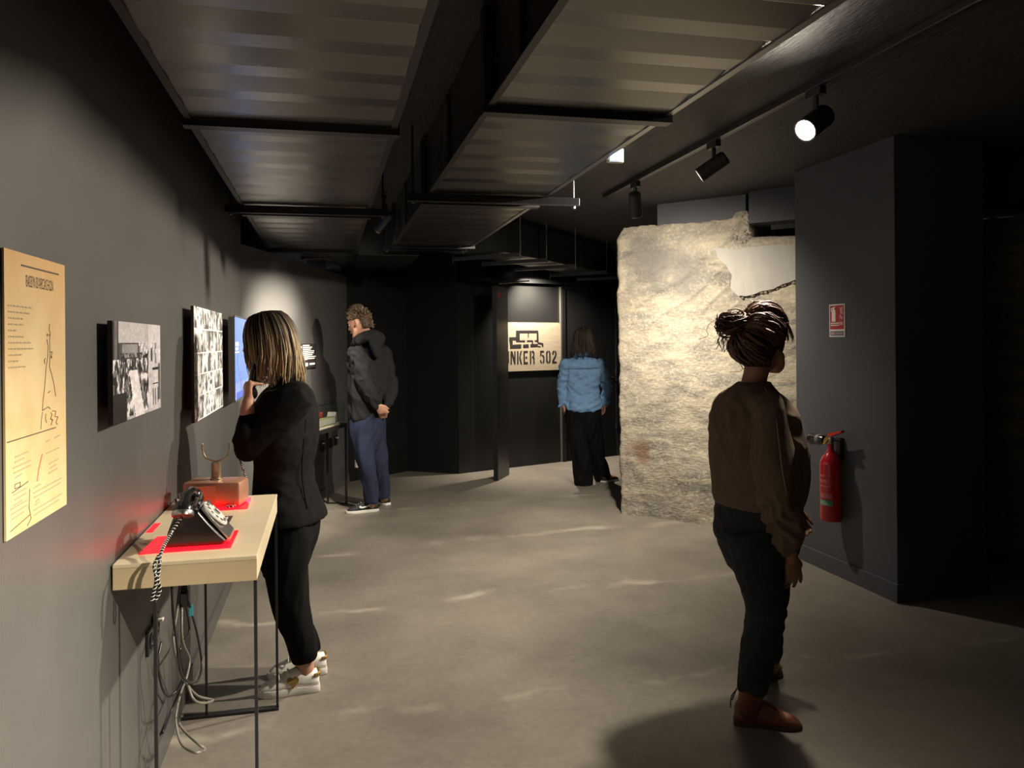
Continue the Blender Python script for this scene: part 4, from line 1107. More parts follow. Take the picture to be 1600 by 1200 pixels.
M_lab = pmat('pale red label', (.45, .10, .10), None, rough=.4)
for (a0, a1, z0, z1, m_, nm) in ((165, 245, .10, .135, M_green, 'green_label'), (165, 240, .145, .175, M_lab, 'text_band'), (165, 225, .215, .225, M_lab, 'text_band'), (165, 215, .24, .262, M_lab, 'text_band'), (165, 205, .275, .29, M_lab, 'text_band')):
    mb = MB(); mb.add(*wrap(a0, a1, z0, z1)); build(nm, mb, m_, fx, smooth=True)
mb = MB()
for k in range(3): mb.add(*wrap(168, 225 - 8 * k, .106 + .009 * k, .109 + .009 * k, r_ + .0014))
build('label_lines', mb, M_white, fx, smooth=True)
build('wall_bracket', MB().box2((3.11, 4.40, .74), (3.14, 4.45, .88), .003), M_bar, fx)

es = thing('extinguisher_sign', 'red and white fire extinguisher instruction sign on the slate wall', 'sign', (3.14, 4.455, 1.51))
SY0, SY1, SZ0, SZ1 = 4.378, 4.535, 1.511, 1.717
sx_ = 3.14
def ss(u, v): return (SY1 - (SY1 - SY0) * u, SZ1 - (SZ1 - SZ0) * v)
def srect(mb, u0, v0, u1, v1, off=.0042):
    y0, z1_ = ss(u0, v0); y1_, z0_ = ss(u1, v1)
    return mb.box2((sx_ - off - .0006, y1_, z0_), (sx_ - off, y0, z1_))
def spoly(mb, pts, off=.0055):
    return mb.prism([(sx_ - off, *ss(u, v)) for u, v in pts], (-.0006, 0, 0))
build('plate', MB().box2((sx_ - .004, SY0, SZ0), (sx_ - .0005, SY1, SZ1)), M_white, es)
build('red_field', srect(MB(), .05, .035, .95, .77), M_signred, es)
pg = MB()
srect(pg, .18, .20, .42, .53, .0055); spoly(pg, [(.18, .20), (.24, .15), (.36, .15), (.42, .20)]); srect(pg, .26, .10, .34, .15, .0055)
spoly(pg, [(.12, .12), (.40, .07), (.40, .10), (.14, .15)]); srect(pg, .12, .12, .15, .22, .0055)
srect(pg, .10, .565, .66, .60, .0055); srect(pg, .10, .63, .66, .66, .0055)
build('extinguisher_symbol', pg, M_white, es)
fm = MB()
spoly(fm, [(.70, .10), (.80, .12), (.90, .06), (.88, .20), (.80, .18), (.90, .26), (.86, .34), (.76, .26), (.78, .36), (.90, .40), (.82, .48), (.72, .40), (.70, .50), (.76, .56), (.88, .52), (.90, .64), (.70, .64), (.68, .40), (.74, .30)])
build('flame_symbol', fm, pmat('sign pink', (.60, .34, .32), None, rough=.45), es)
gfm = MB(); srect(gfm, .06, .82, .94, .97); build('grey_field', gfm, pmat('sign grey', (.16, .16, .20), None, rough=.45), es)
tx = MB(); srect(tx, .12, .86, .34, .93, .0055); srect(tx, .40, .88, .88, .90, .0055); build('sign_text', tx, MATS['sign pink'], es)
# ------------------------------------------------------------------ people
def remesh(name, mb, m, parent, vox, smooth_it=4, wr=None):
    """fuse overlapping closed pieces into one continuous skin"""
    me = bpy.data.meshes.new('tmp'); me.from_pydata(mb.v, [], mb.f); me.update()
    bm = bmesh.new(); bm.from_mesh(me)
    bmesh.ops.recalc_face_normals(bm, faces=bm.faces); bm.to_mesh(me); bm.free()
    t = bpy.data.objects.new('tmp', me); C.objects.link(t)
    md = t.modifiers.new('r', 'REMESH'); md.mode = 'VOXEL'; md.voxel_size = vox; md.use_smooth_shade = True
    if smooth_it:
        sm = t.modifiers.new('s', 'SMOOTH'); sm.factor = 0.5; sm.iterations = smooth_it
    dg = bpy.context.evaluated_depsgraph_get()
    res = bpy.data.meshes.new_from_object(t.evaluated_get(dg))
    bpy.data.objects.remove(t); bpy.data.meshes.remove(me)
    res.name = name; res.materials.clear()
    if wr is not None:
        n = len(res.vertices)
        co = np.zeros(n * 3); res.vertices.foreach_get('co', co); co = co.reshape(-1, 3)
        nr = np.zeros(n * 3); res.vertices.foreach_get('normal', nr); nr = nr.reshape(-1, 3)
        d = np.array([wr(co[i]) for i in range(n)])
        res.vertices.foreach_set('co', (co + nr * d[:, None]).ravel()); res.update()
    return link(name, res, m, parent, smooth=True)

def folds(amp, dirs, seed=0.0):
    """cloth folds: ridged noise stretched along given crease directions"""
    fr = []
    for dvec, sc_long, sc_across in dirs:
        d = unit(dvec); u = V3((0, 0, 1)) if abs(d[2]) < .8 else V3((1, 0, 0))
        a = unit(np.cross(d, u)); b_ = np.cross(d, a)
        fr.append((d * sc_long, a * sc_across, b_ * sc_across))
    def f(p):
        s_ = 0.0
        for k, (d, a, b_) in enumerate(fr):
            v = noise.noise(Vector((float(p @ d) + seed + 7.3 * k, float(p @ a), float(p @ b_))))
            s_ += 1 - 2.2 * abs(v)
        return amp * (s_ / len(fr) - .45)
    return f

def oval(mb, secs, f, n=28, ex=2.3, sub=4):
    """stack of superelliptic sections: (centre, half width, half depth)"""
    f = unit((f[0], f[1], 0)); r = V3((f[1], -f[0], 0))
    P = [V3((*s_[0], s_[1], s_[2])) for s_ in secs]
    Q, _, _ = smooth_path(P, [0] * len(P), sub)
    R = []
    for q in Q:
        ring = []
        for k in range(n):
            a = 2 * PI * k / n; ca, sa = math.cos(a), math.sin(a)
            x = math.copysign(abs(ca) ** (2 / ex), ca) * q[3]; y = math.copysign(abs(sa) ** (2 / ex), sa) * q[4]
            ring.append(q[:3] + r * x + f * y)
        R.append(ring)
    mb.rings(R)
    return mb

def head_piece(mb, c, f, u=(0, 0, 1), k=1.0):
    f = unit(f); u = V3(u); u = unit(u - f * np.dot(u, f)); r = np.cross(f, u); c = V3(c)
    R = []
    n, m_ = 28, 20
    for i in range(1, m_):
        th = PI * i / m_; sz = -math.cos(th); ring = []
        for j in range(n):
            a = 2 * PI * j / n
            sx, sy = math.sin(th) * math.cos(a), math.sin(th) * math.sin(a)
            x, y, z = .074 * sx, .096 * sy, .118 * sz
            if sz < 0:
                t = -sz
                x *= 1 - .18 * t
                if sy < 0: y *= 1 - .30 * t
                else: y += .014 * t * sy
            else:
                x *= 1 + .03 * sz
                if sy < 0: y *= 1.04
            for s_ in (-1, 1):   # eye sockets
                q = ((x - s_ * .031) / .018) ** 2 + ((z - .012) / .014) ** 2
                if sy > 0 and q < 4: y -= .009 * math.exp(-q)
            ring.append(c + k * (r * x + f * y + u * z))
        R.append(ring)
    mb.rings(R)
    L = lambda x, y, z: c + k * (r * x + f * y + u * z)
    mb.tube([L(0, .088, .022), L(0, .098, .002), L(0, .112, -.018), L(0, .100, -.026)], [.008 * k, .009 * k, .012 * k, .008 * k], 8, 3, rounded=True)
    mb.tube([L(-.045, .078, .030), L(0, .091, .034), L(.045, .078, .030)], .008 * k, 8, 4, rounded=True)      # brow
    mb.ball(L(0, .084, -.098), (.026 * k, .020 * k, .020 * k), f, u)                                           # chin
    for s_ in (-1, 1):
        mb.tube([L(s_ * .074, -.004, .028), L(s_ * .082, -.014, .014), L(s_ * .082, -.012, -.006), L(s_ * .074, .0, -.026)], [.007 * k, .009 * k, .008 * k, .006 * k], 8, 3, rounded=True)
        mb.tube([L(s_ * .060, .030, -.050), L(s_ * .040, .062, -.088), L(s_ * .012, .086, -.104)], [.018 * k, .018 * k, .016 * k], 8, 3, rounded=True)  # jaw
    mb.tube([L(-.022, .092, -.052), L(0, .101, -.054), L(.022, .092, -.052)], .008 * k, 8, 3, rounded=True)  # mouth mound
    return L
def face_bits(L, f, parent, k=1.0):
    for s_ in (-1, 1):
        e = build('eye', MB().ball(L(s_ * .031, .076, .010), (.0125 * k, .0125 * k, .010 * k), f, n=12, m=8), M_eye, parent, smooth=True)
        build('iris', MB().ball(L(s_ * .031, .0845, .010), (.006 * k, .0045 * k, .006 * k), f, n=10, m=6), M_iris, e, smooth=True)
        build('eyebrow', MB().tube([L(s_ * .016, .0985, .036), L(s_ * .034, .093, .042), L(s_ * .052, .078, .036)], [.003 * k, .004 * k, .002 * k], 6, 3), M_iris, parent, smooth=True)
    build('lips', MB().tube([L(-.024, .0965, -.055), L(0, .108, -.053), L(.024, .0965, -.055)], [.002 * k, .006 * k, .002 * k], 8, 4, flat=.9), M_lip, parent, smooth=True)

def hand(mb, w, d, nrm, side, curl=.35, k=1.0, spread=.10, thumb_out=.7, curls=None):
    """w wrist, d direction of the hand, nrm palm normal, side = direction of the thumb"""
    w = V3(w); d = unit(d); nrm = unit(V3(nrm) - d * np.dot(nrm, d)); s_ = np.cross(d, nrm)
    if np.dot(s_, side) < 0: s_ = -s_
    pl = .088 * k
    secs = []
    for t, hw_, ht in ((-.02, .024, .019), (.0, .026, .018), (.03, .034, .016), (.065, .040, .014), (.088, .039, .011)):
        c = w + d * t * k
        secs.append([c + s_ * hw_ * k * math.cos(a) + nrm * ht * k * math.sin(a) for a in (2 * PI * j / 14 for j in range(14))])
    mb.rings(secs)
    lens = (.072, .080, .074, .058)
    for i in range(4):
        off = (.030 - .020 * i) * k
        base = w + d * (.078 - .004 * abs(i - 1)) * k + s_ * off
        cu = (curls[i] if curls else curl) * (1 + .12 * i)
        p = base; dd = unit(d + s_ * spread * (1.2 - i) * .6); pts = [p - dd * .015 * k, p]
        for seg, fr in enumerate((.45, .32, .23)):
            ang = cu * (1.0, 1.15, .8)[seg]
            dd = unit(dd * math.cos(ang) + nrm * math.sin(ang))
            p = p + dd * lens[i] * fr * k; pts.append(p)
        mb.tube(pts, [.0105 * k, .0098 * k, .009 * k, .0082 * k, .0068 * k], 9, 3, rounded=True)
    b0 = w + d * .018 * k + s_ * .022 * k
    t1 = unit(d * .75 + s_ * thumb_out + nrm * .25); t2 = unit(d * .95 + s_ * thumb_out * .25 + nrm * .45)
    mb.tube([b0 - t1 * .01, b0 + t1 * .036 * k, b0 + t1 * .036 * k + t2 * .030 * k, b0 + t1 * .036 * k + t2 * .055 * k], [.014 * k, .012 * k, .0105 * k, .008 * k], 9, 3, rounded=True)

def limb(mb, pts, rads, n=14): mb.tube(pts, rads, n, 5, rounded=True)
def leg_tube(mb, pts, rads, n=18): mb.tube(pts, rads, n, 5)

def foot(mb, ankle, heel, toe):
    ankle, heel, toe = V3(ankle), V3(heel), V3(toe)
    d = unit((toe - heel) * V3((1, 1, 0)))
    L = np.linalg.norm((toe - heel)[:2])
    h = heel + d * .03
    mb.tube([h + V3((0, 0, .04)), h + d * L * .35 + V3((0, 0, .045)), h + d * L * .65 + V3((0, 0, .032)), h + d * (L - .07) + V3((0, 0, .024))], [.028, .032, .033, .02], 10, 3, flat=.75, rounded=True)
    mb.tube([ankle + V3((0, 0, .08)), ankle, h + d * .035 + V3((0, 0, .04))], [.034, .032, .032], 10, 3, rounded=True)

def shoe_profile(parent, name, heel, toe, width, h_heel, h_mid, h_toe, m_up, m_sole, sole_t=.022, lift=0.0, label=None, pitch=0.0):
    """shoe built along heel->toe; returns frame (origin, d, s)"""
    heel = V3(heel); toe = V3(toe); d = unit((toe - heel) * V3((1, 1, 0))); s_ = V3((-d[1], d[0], 0)); L = float(np.linalg.norm((toe - heel)[:2]))
    zz = lambda x: lift + max(0, pitch * (1 - x / L))
    out = [(0.0, .62), (.04, .80), (.15, .88), (.30, .82), (.45, .80), (.62, .95), (.75, 1.0), (.88, .86), (.96, .58), (1.0, .22)]
    def ringz(z_, k):
        pts = []
        for u_, w_ in out: pts.append(heel + d * L * (u_ * k + (1 - k) * .5) + s_ * width * w_ * k + V3((0, 0, z_ + zz(u_ * L))))
        for u_, w_ in reversed(out): pts.append(heel + d * L * (u_ * k + (1 - k) * .5) - s_ * width * w_ * k + V3((0, 0, z_ + zz(u_ * L))))
        return pts
    R = [ringz(.0, .96), ringz(.004, 1.0), ringz(sole_t * .8, 1.0), ringz(sole_t, .98)]
    # upper: cross-sections along the length
    secs = []
    hh = [(.015, h_heel * .75, .55), (.05, h_heel, .74), (.16, h_heel * 1.0, .80), (.27, h_heel * .98, .74), (.38, h_mid * 1.12, .72), (.50, h_mid, .74), (.64, h_mid * .82, .86), (.76, h_toe * 1.06, .90), (.88, h_toe * .88, .78), (.955, h_toe * .62, .52), (.985, h_toe * .4, .25)]
    for u_, h_, w_ in hh:
        c = heel + d * L * u_ + V3((0, 0, sole_t * .9 + zz(u_ * L)))
        ring = []
        for k in range(16):
            a = PI * k / 15
            ring.append(c + s_ * width * w_ * math.copysign(abs(math.cos(a)) ** .7, math.cos(a)) + V3((0, 0, (h_ - sole_t) * math.sin(a) ** .62)))
        secs.append(ring)
    up = MB()
    up.rings(secs)
    o_ = build(name, up, m_up, parent, smooth=True)
    if label: o_['label'] = label
    so = MB().rings(R)
    build('sole', so, m_sole, o_, auto=35)
    return o_, heel, d, s_, L, sole_t

def lock(mb, pts, w, cols, n=5, flat=.45, up=None):
    k = len(pts)
    rad = [w * (.55 + .45 * math.sin(PI * min(1, i / (k - 1) + .12))) if i < k - 1 else w * .18 for i in range(k)]
    mb.tube(pts, rad, n, 2, flat=flat, cols=cols, up=up)
def scalp(c, f, u=(0, 0, 1), R=(.080, .102, .124)):
    f = unit(f); u = V3(u); u = unit(u - f * np.dot(u, f)); r = np.cross(f, u); c = V3(c)
    def S(phi, el, k=1.0, lift=0.0):
        """phi degrees from the face, el degrees up"""
        p = math.radians(phi); e = math.radians(el)
        n_ = r * math.sin(p) * math.cos(e) + f * math.cos(p) * math.cos(e) + u * math.sin(e)
        q = c - f * .006 + k * (r * R[0] * math.sin(p) * math.cos(e) + f * R[1] * math.cos(p) * math.cos(e) + u * R[2] * math.sin(e))
        return q + n_ * lift, n_
    return S
def cap(mb, S, col, lo, n=32, m_=10):
    """hair close to the head, lo(phi) = lowest elevation"""
    Rr = []
    for i in range(m_ + 1):
        ring = []
        for j in range(n):
            phi = 360 * j / n - 180
            l = lo(phi); el = l + (88 - l) * i / m_
            ring.append(S(phi, el, 1.0, .004)[0])
        Rr.append(ring)
    mb.rings(Rr, cap=True, cols=[col] * len(Rr))
def mixc(a, b_, t): return tuple(a[i] * (1 - t) + b_[i] * t for i in range(3))

def person(name_label, loc):
    return thing('person', name_label, 'person', loc)

# --- cloth materials
M_blazer = pmat('black wool blazer', (.0045, .0045, .0048), (.006, .006, .0063), 60, .9, bump=.2, bscale=500, spec=.1)
M_trblack = pmat('black trousers', (.004, .004, .0043), (.0055, .0055, .006), 40, .85, bump=.15, bscale=400, spec=.1)
M_sweat = pmat('brown sweatshirt', (.135, .096, .066), (.115, .08, .055), 40, .9, bump=.25, bscale=420, spec=.15)
M_jeans = pmat('dark blue-black jeans', (.017, .021, .026), (.022, .027, .033), 50, .85, bump=.2, bscale=420, spec=.2)
M_boot = pmat('russet leather', (.17, .052, .022), (.11, .034, .015), 14, .45, bump=.1, bscale=60)
M_bsole = pmat('dark boot sole', (.03, .016, .01), None, rough=.7)
M_hood = pmat('charcoal hoodie', (.013, .013, .0145), (.018, .018, .020), 30, .9, bump=.25, bscale=400, spec=.15)
M_navy = pmat('navy trousers', (.016, .020, .045), (.022, .027, .055), 30, .85, bump=.15, bscale=300, spec=.2)
M_denim = pmat('light blue denim', (.19, .34, .56), (.155, .285, .48), 30, .85, bump=.2, bscale=300, spec=.2)
M_denim2 = pmat('denim seam', (.11, .21, .40), None, rough=.85)
M_shoew = pmat('white leather', (.80, .77, .72), (.72, .69, .64), 10, .45)
M_gold = pmat('gold glitter', (.42, .28, .08), (.22, .13, .03), 160, .4, metal=.5)
M_shoeb = pmat('black mesh shoe', (.012, .012, .013), None, rough=.7)
M_solew = pmat('off-white sole', (.62, .60, .55), None, rough=.6)
M_bak2 = M_bak

# ================= woman with the handset =================
pa = person('woman in black blazer with blond-streaked bob holding a handset to her ear', (-.15, 3.62, 0))
fA = unit((-.93, .37, 0)); fAh = unit((-.95, .25, -.22))
hcA = V3((-0.252, 3.671, 1.511))
body = MB()
LA = head_piece(body, hcA, fAh)
body.tube([(-0.173, 3.673, 1.303), (-0.196, 3.669, 1.372), tuple(hcA - V3((0, 0, .04)) - fAh * .025)], [.056, .052, .056], 14, 4, rounded=True)
oval(body, [((-0.173, 3.673, 1.309), .07, .05), ((-0.178, 3.664, 1.25), .15, .085), ((-0.182, 3.655, 1.096), .16, .10), ((-0.191, 3.657, 0.927), .13, .09), ((-0.182, 3.655, 0.758), .16, .11), ((-0.18, 3.655, 0.646), .13, .09)], fA)
A_sh, A_el, A_wr = V3((-0.143, 3.523, 1.251)), V3((-0.324, 3.503, 1.07)), V3((-0.325, 3.534, 1.26))
limb(body, [A_sh, A_el], [.045, .036]); limb(body, [A_el, (A_el + A_wr) / 2 + V3((-.006, 0, 0)), A_wr], [.040, .037, .026])
hdir = unit(V3((-0.332, 3.567, 1.37)) - A_wr)
hand(body, A_wr, hdir, unit((.9, .5, .15)), (-.3, .9, .3), k=.95, curls=(1.0, 1.05, 1.1, 1.15), thumb_out=.9)
limb(body, [(-0.216, 3.807, 1.221), (-0.212, 3.888, 0.966), (-0.236, 3.811, 0.881)], [.044, .036, .026])
hand(body, (-0.236, 3.811, 0.881), (-.9, -.1, .25), (.0, -.6, .8), (0, 0, 1), curl=.7, k=.9)
for hip, kn, an_ in (((-0.173, 3.571, 0.734), (-0.175, 3.571, 0.431), (-0.098, 3.574, 0.092)), ((-0.192, 3.739, 0.707), (-0.197, 3.741, 0.402), (-0.078, 3.775, 0.06))):
    limb(body, [hip, kn, an_], [.075, .05, .034])
AF = (((-0.043, 3.575, 0), (-0.301, 3.556, 0)), ((-0.013, 3.755, 0), (-0.272, 3.735, 0)))
for (hl, to), an_ in zip(AF, ((-0.098, 3.574, 0.092), (-0.078, 3.775, 0.06))): foot(body, an_, hl, to)
remesh('body', body, M_skin, pa, .0065, 3)
face_bits(LA, fAh, pa)
# blazer
bz = MB()
oval(bz, [((-0.167, 3.672, 1.349), .062, .060), ((-0.17, 3.673, 1.317), .095, .070), ((-0.175, 3.664, 1.281), .165, .092), ((-0.179, 3.664, 1.194), .200, .122), ((-0.179, 3.654, 1.068), .195, .122), ((-0.189, 3.656, 0.927), .170, .108), ((-0.176, 3.654, 0.8), .195, .132), ((-0.16, 3.65, 0.736), .205, .138), ((-0.158, 3.649, 0.721), .20, .134)], fA)
slv = MB()
limb(slv, [V3((-0.133, 3.551, 1.265)), A_sh, (A_sh + A_el) / 2 + V3((0, 0, -.012)), A_el + V3((.0, 0, -.004))], [.075, .080, .070, .060])
limb(slv, [A_el + V3((.0, 0, -.004)), A_el + V3((-.006, 0, .045)), A_el + (A_wr - A_el) * .56], [.060, .056, .044])
limb(bz, [(-0.203, 3.762, 1.241), (-0.21, 3.867, 0.978), (-0.231, 3.82, 0.897)], [.072, .058, .05])
blz = remesh('blazer', bz, M_blazer, pa, .0075, 5, folds(.007, [((.3, .5, .8), 3, 15), ((1, 0, -.5), 4, 17)], 2.0))
remesh('sleeve', slv, M_blazer, blz, .0075, 4, folds(.008, [((.6, .3, -.8), 3, 15), ((1, 0, .3), 6, 18)], 1.0))
col = MB()
col.tube([(-0.213, 3.58, 1.32), (-0.161, 3.588, 1.335), (-0.125, 3.642, 1.343), (-0.139, 3.727, 1.346), (-0.185, 3.769, 1.327)], [.014, .018, .019, .018, .014], 10, 5, flat=1.6)
build('collar', col, M_blazer, blz, smooth=True)
sv = MB(); sv.tube([(-0.091, 3.552, 1.173), (-0.103, 3.544, 1.051), (-0.109, 3.546, 0.928), (-0.089, 3.531, 0.792)], .0035, 6, 5); build('back_seam', sv, M_blazer, blz, smooth=True)
# white shirt collar showing under the hair
build('shirt_collar', MB().tube([(-0.287, 3.576, 1.355), (-0.26, 3.57, 1.333), (-0.235, 3.585, 1.359), (-0.252, 3.61, 1.381)], [.012, .016, .016, .012], 8, 4, flat=.4, rounded=True), M_white, pa, smooth=True)
# trousers
tr_ = MB()
oval(tr_, [((-0.181, 3.655, 0.843), .165, .11), ((-0.176, 3.654, 0.758), .185, .125), ((-0.177, 3.654, 0.66), .180, .122), ((-0.183, 3.655, 0.584), .150, .108), ((-0.184, 3.655, 0.505), .12, .09), ((-0.182, 3.655, 0.463), .08, .06)], fA)
leg_tube(tr_, [(-0.167, 3.569, 0.734), (-0.176, 3.561, 0.585), (-0.165, 3.569, 0.39), (-0.121, 3.569, 0.22), (-0.101, 3.575, 0.134)], [.098, .100, .080, .062, .057])
leg_tube(tr_, [(-0.189, 3.739, 0.707), (-0.207, 3.743, 0.554), (-0.175, 3.736, 0.352), (-0.122, 3.754, 0.183), (-0.086, 3.766, 0.093)], [.098, .098, .078, .061, .056])
remesh('trousers', tr_, M_trblack, pa, .0075, 14, folds(.008, [((0, .3, 1), 3, 16)], 9.0))
for i, (hl, to) in enumerate(AF):
    so, O_, d_, s_, L_, st = shoe_profile(pa, 'sneaker', hl, to, .046, .092, .098, .062, M_shoew, M_shoew, .03, label='white leather sneaker with gold heart and heel' if i == 0 else None)
    ns = -s_ if np.dot(s_, V3((0, -1, 0))) < 0 else s_      # side facing the viewer
    def on(u_, z_, off=0.0): return O_ + d_ * L_ * u_ + ns * (.0375 + off) + V3((0, 0, z_))
    ht = []
    for k in range(24):
        t = 2 * PI * k / 24
        hx = 16 * math.sin(t) ** 3; hz = 13 * math.cos(t) - 5 * math.cos(2 * t) - 2 * math.cos(3 * t) - math.cos(4 * t)
        ht.append(on(.44 - hx * .0062, .062 + hz * .0016 - .004, -.006 - hz * .0005))
    build('heart', MB().prism(ht, ns * .006), M_gold, so)
    build('heel_tab', MB().tube([O_ + d_ * L_ * .05 + s_ * .028 + V3((0, 0, .082)), O_ + d_ * L_ * .012 + V3((0, 0, .086)), O_ + d_ * L_ * .05 - s_ * .028 + V3((0, 0, .082))], [.012, .015, .012], 8, 4, flat=1.0, rounded=True) if False else MB().tube([O_ + d_ * L_ * .10 + s_ * .034 + V3((0, 0, .074)), O_ + d_ * L_ * .02 + s_ * .026 + V3((0, 0, .076)), O_ + d_ * L_ * .004 + V3((0, 0, .078)), O_ + d_ * L_ * .02 - s_ * .026 + V3((0, 0, .076)), O_ + d_ * L_ * .10 - s_ * .034 + V3((0, 0, .074))], [.004, .005, .005, .005, .004], 8, 4, flat=1.8), M_gold, so, smooth=True)
    lc = MB()
    for k in range(5):
        u_ = .50 + .06 * k; z_ = .098 - .010 * k
        lc.tube([O_ + d_ * L_ * u_ + s_ * .026 + V3((0, 0, z_ - .012)), O_ + d_ * L_ * (u_ + .02) + V3((0, 0, z_ + .004)), O_ + d_ * L_ * u_ - s_ * .026 + V3((0, 0, z_ - .012))], .0032, 6, 3)
    b0 = O_ + d_ * L_ * .66 + V3((0, 0, .088))
    lc.tube([b0, b0 + ns * .03 + V3((0, 0, .012)), b0 + ns * .045 + V3((0, 0, -.01)), b0 + ns * .02 - V3((0, 0, .006))], .0026, 6, 4)
    build('laces', lc, M_white, so, smooth=True)
# bob hair with blond streaks
random.seed(31)
hb = MB(); SA = scalp(hcA, fAh)
DK = (.022, .013, .009); BL = (.36, .25, .13); BL2 = (.50, .38, .22)
cap(hb, SA, DK, lambda p: 62 if abs(p) < 32 else (10 if abs(p) < 60 else -30))
uA = V3((0, 0, 1))
for i in range(420):
    phi = random.uniform(-180, 180)
    if abs(phi) < 38: continue
    q0, _ = SA(phi * .55 + (0 if abs(phi) > 90 else 0), random.uniform(68, 86), 1, .005)
    pts = [q0]
    lift = random.uniform(.004, .016)
    for el in (52, 28, 6):
        p_, n_ = SA(phi, el, 1, lift + .004); pts.append(p_)
    last, n_ = SA(phi, -8, 1, lift + .006); outw = V3((n_[0], n_[1], 0))
    front = max(0, math.cos(math.radians(phi)))
    zend = 1.345 - .012 * front + random.uniform(-.035, .03)
    wav = random.uniform(0, 6.28)
    spread_ = random.uniform(-.006, .014)
    for t in (.25, .55, .85, 1.0):
        z_ = last[2] * (1 - t) + zend * t
        pts.append(V3((last[0], last[1], z_)) + outw * (.012 * math.sin(t * 2.2) + spread_ * t) - V3((fAh[0], fAh[1], 0)) * (.050 * t * (front + .15)) + V3((.005 * math.sin(wav + t * 5), .005 * math.cos(wav + t * 4), 0)))
    bl = random.random()
    endc = mixc(DK, BL if bl < .7 else BL2, .15 if bl < .22 else random.uniform(.5, 1.0)); st_ = random.uniform(.15, .5)
    lock(hb, pts, random.uniform(.0045, .009), lambda t, e=endc, s0_=st_: mixc(DK, e, min(1, max(0, (t - s0_) / .32))), up=n_)
build('hair', hb, M_hair, pa, smooth=True)
# handset she holds, with its braided cord
hsA = thing('telephone_handset', 'black handset held to the ear of the woman in the blazer', 'telephone handset', (-0.321, 3.636, 1.309))
hp = [(-0.317, 3.563, 1.291), (-0.312, 3.572, 1.345), (-0.303, 3.585, 1.404), (-0.29, 3.598, 1.453)]
ho = build('grip', MB().tube(hp, [.017, .015, .015, .017], 12, 4, rounded=True), M_bak, hsA, smooth=True)
build('mouthpiece', MB().lathe([(.012, -.016), (.026, -.004), (.029, .010), (.001, .012)], hp[0], (.5, .6, .1), 18), M_bak, hsA, auto=40)
build('earpiece', MB().lathe([(.012, -.014), (.024, -.004), (.027, .008), (.001, .010)], hp[3], (.5, .6, -.1), 18), M_bak, hsA, auto=40)
cord(hsA, [(-0.317, 3.614, 1.277), (-0.365, 3.615, 1.19), (-0.387, 3.62, 1.08), (-0.362, 3.502, 1.032), (-0.338, 3.434, 0.982), (-0.313, 3.347, 0.931), (-0.313, 3.285, 0.902), (-0.331, 3.212, 0.892), (-0.364, 3.168, 0.888), (-0.401, 3.252, 0.888)], r=.0042)

# ================= woman in the foreground =================
pb = person('woman in brown sweatshirt with messy bun standing in profile near the extinguisher', (1.68, 2.95, 0))
fB = unit((.94, .296, 0)); fBh = unit((.90, .43, -.06))
hcB = V3((1.683, 2.865, 1.485))
body = MB()
LB = head_piece(body, hcB, fBh)
body.tube([(1.647, 2.883, 1.292), (1.657, 2.881, 1.353), tuple(hcB - V3((0, 0, .05)) - fBh * .02)], [.055, .048, .052], 14, 4, rounded=True)
oval(body, [((1.649, 2.883, 1.307), .08, .055), ((1.651, 2.882, 1.241), .15, .095), ((1.655, 2.871, 1.095), .16, .11), ((1.653, 2.871, 0.93), .14, .10), ((1.652, 2.872, 0.765), .14, .095), ((1.651, 2.872, 0.664), .12, .085)], fB)
B_sh, B_el, B_wr = V3((1.625, 2.734, 1.221)), V3((1.629, 2.692, 0.938)), V3((1.705, 2.716, 0.67))
limb(body, [B_sh, B_el, B_wr], [.046, .037, .027])
hand(body, B_wr, unit(V3((1.736, 2.739, 0.557)) - B_wr), unit((-.1, .9, .1)), (.9, .2, 0), curl=.22, k=.98, thumb_out=.55, spread=.30)
B_wl = V3((1.904, 3.029, 0.775))
limb(body, [(1.76, 3.011, 1.207), (1.863, 3.028, 0.947), B_wl], [.046, .037, .027])
hand(body, B_wl, (.5, -.2, -.8), (-.6, -.6, .1), (.4, -.5, 0), curl=.7, k=.9)
BLg = (((1.6, 2.802, 0.759), (1.625, 2.765, 0.472), (1.595, 2.813, 0.124)), ((1.709, 2.951, 0.718), (1.784, 2.995, 0.411), (1.83, 3.087, 0.127)))
for hip, kn, an_ in BLg: limb(body, [V3(hip) - V3((0, 0, .05)), kn, an_], [.045, .048, .036])
BF = ((V3((1.54, 2.865, 0)), V3((1.769, 2.749, 0))), (V3((1.835, 3.181, 0)), V3((1.89, 3.106, 0)) + V3((.07, .12, 0))))
for (hl, to), (h_, k_, an_) in zip(BF, BLg): foot(body, an_, hl, to)
remesh('body', body, M_skin2, pb, .0065, 3)
face_bits(LB, fBh, pb)
sw = MB()
oval(sw, [((1.652, 2.882, 1.325), .058, .058), ((1.644, 2.884, 1.307), .082, .074), ((1.641, 2.884, 1.272), .142, .100), ((1.651, 2.882, 1.195), .188, .130), ((1.659, 2.87, 1.069), .200, .150), ((1.663, 2.869, 0.955), .200, .152), ((1.658, 2.87, 0.879), .195, .142), ((1.655, 2.871, 0.841), .180, .130)], fB)
slv = MB(); limb(slv, [V3((1.617, 2.767, 1.246)), B_sh, B_sh * .5 + B_el * .5, B_el, B_el * .45 + B_wr * .55, B_wr - (B_wr - B_el) * .20], [.066, .076, .076, .075, .070, .046], 16)
limb(sw, [(1.734, 2.986, 1.231), (1.77, 3.019, 1.18), (1.863, 3.028, 0.947), B_wl], [.075, .080, .070, .052], 16)
swo = remesh('sweatshirt', sw, M_sweat, pb, .0075, 4, lambda p, f1=folds(.016, [((.25, .2, 1), 2.2, 10), ((.7, 0, -.6), 4, 14)], 4.0): f1(p) * min(1, max(.15, (p[2] - .88) / .15)))
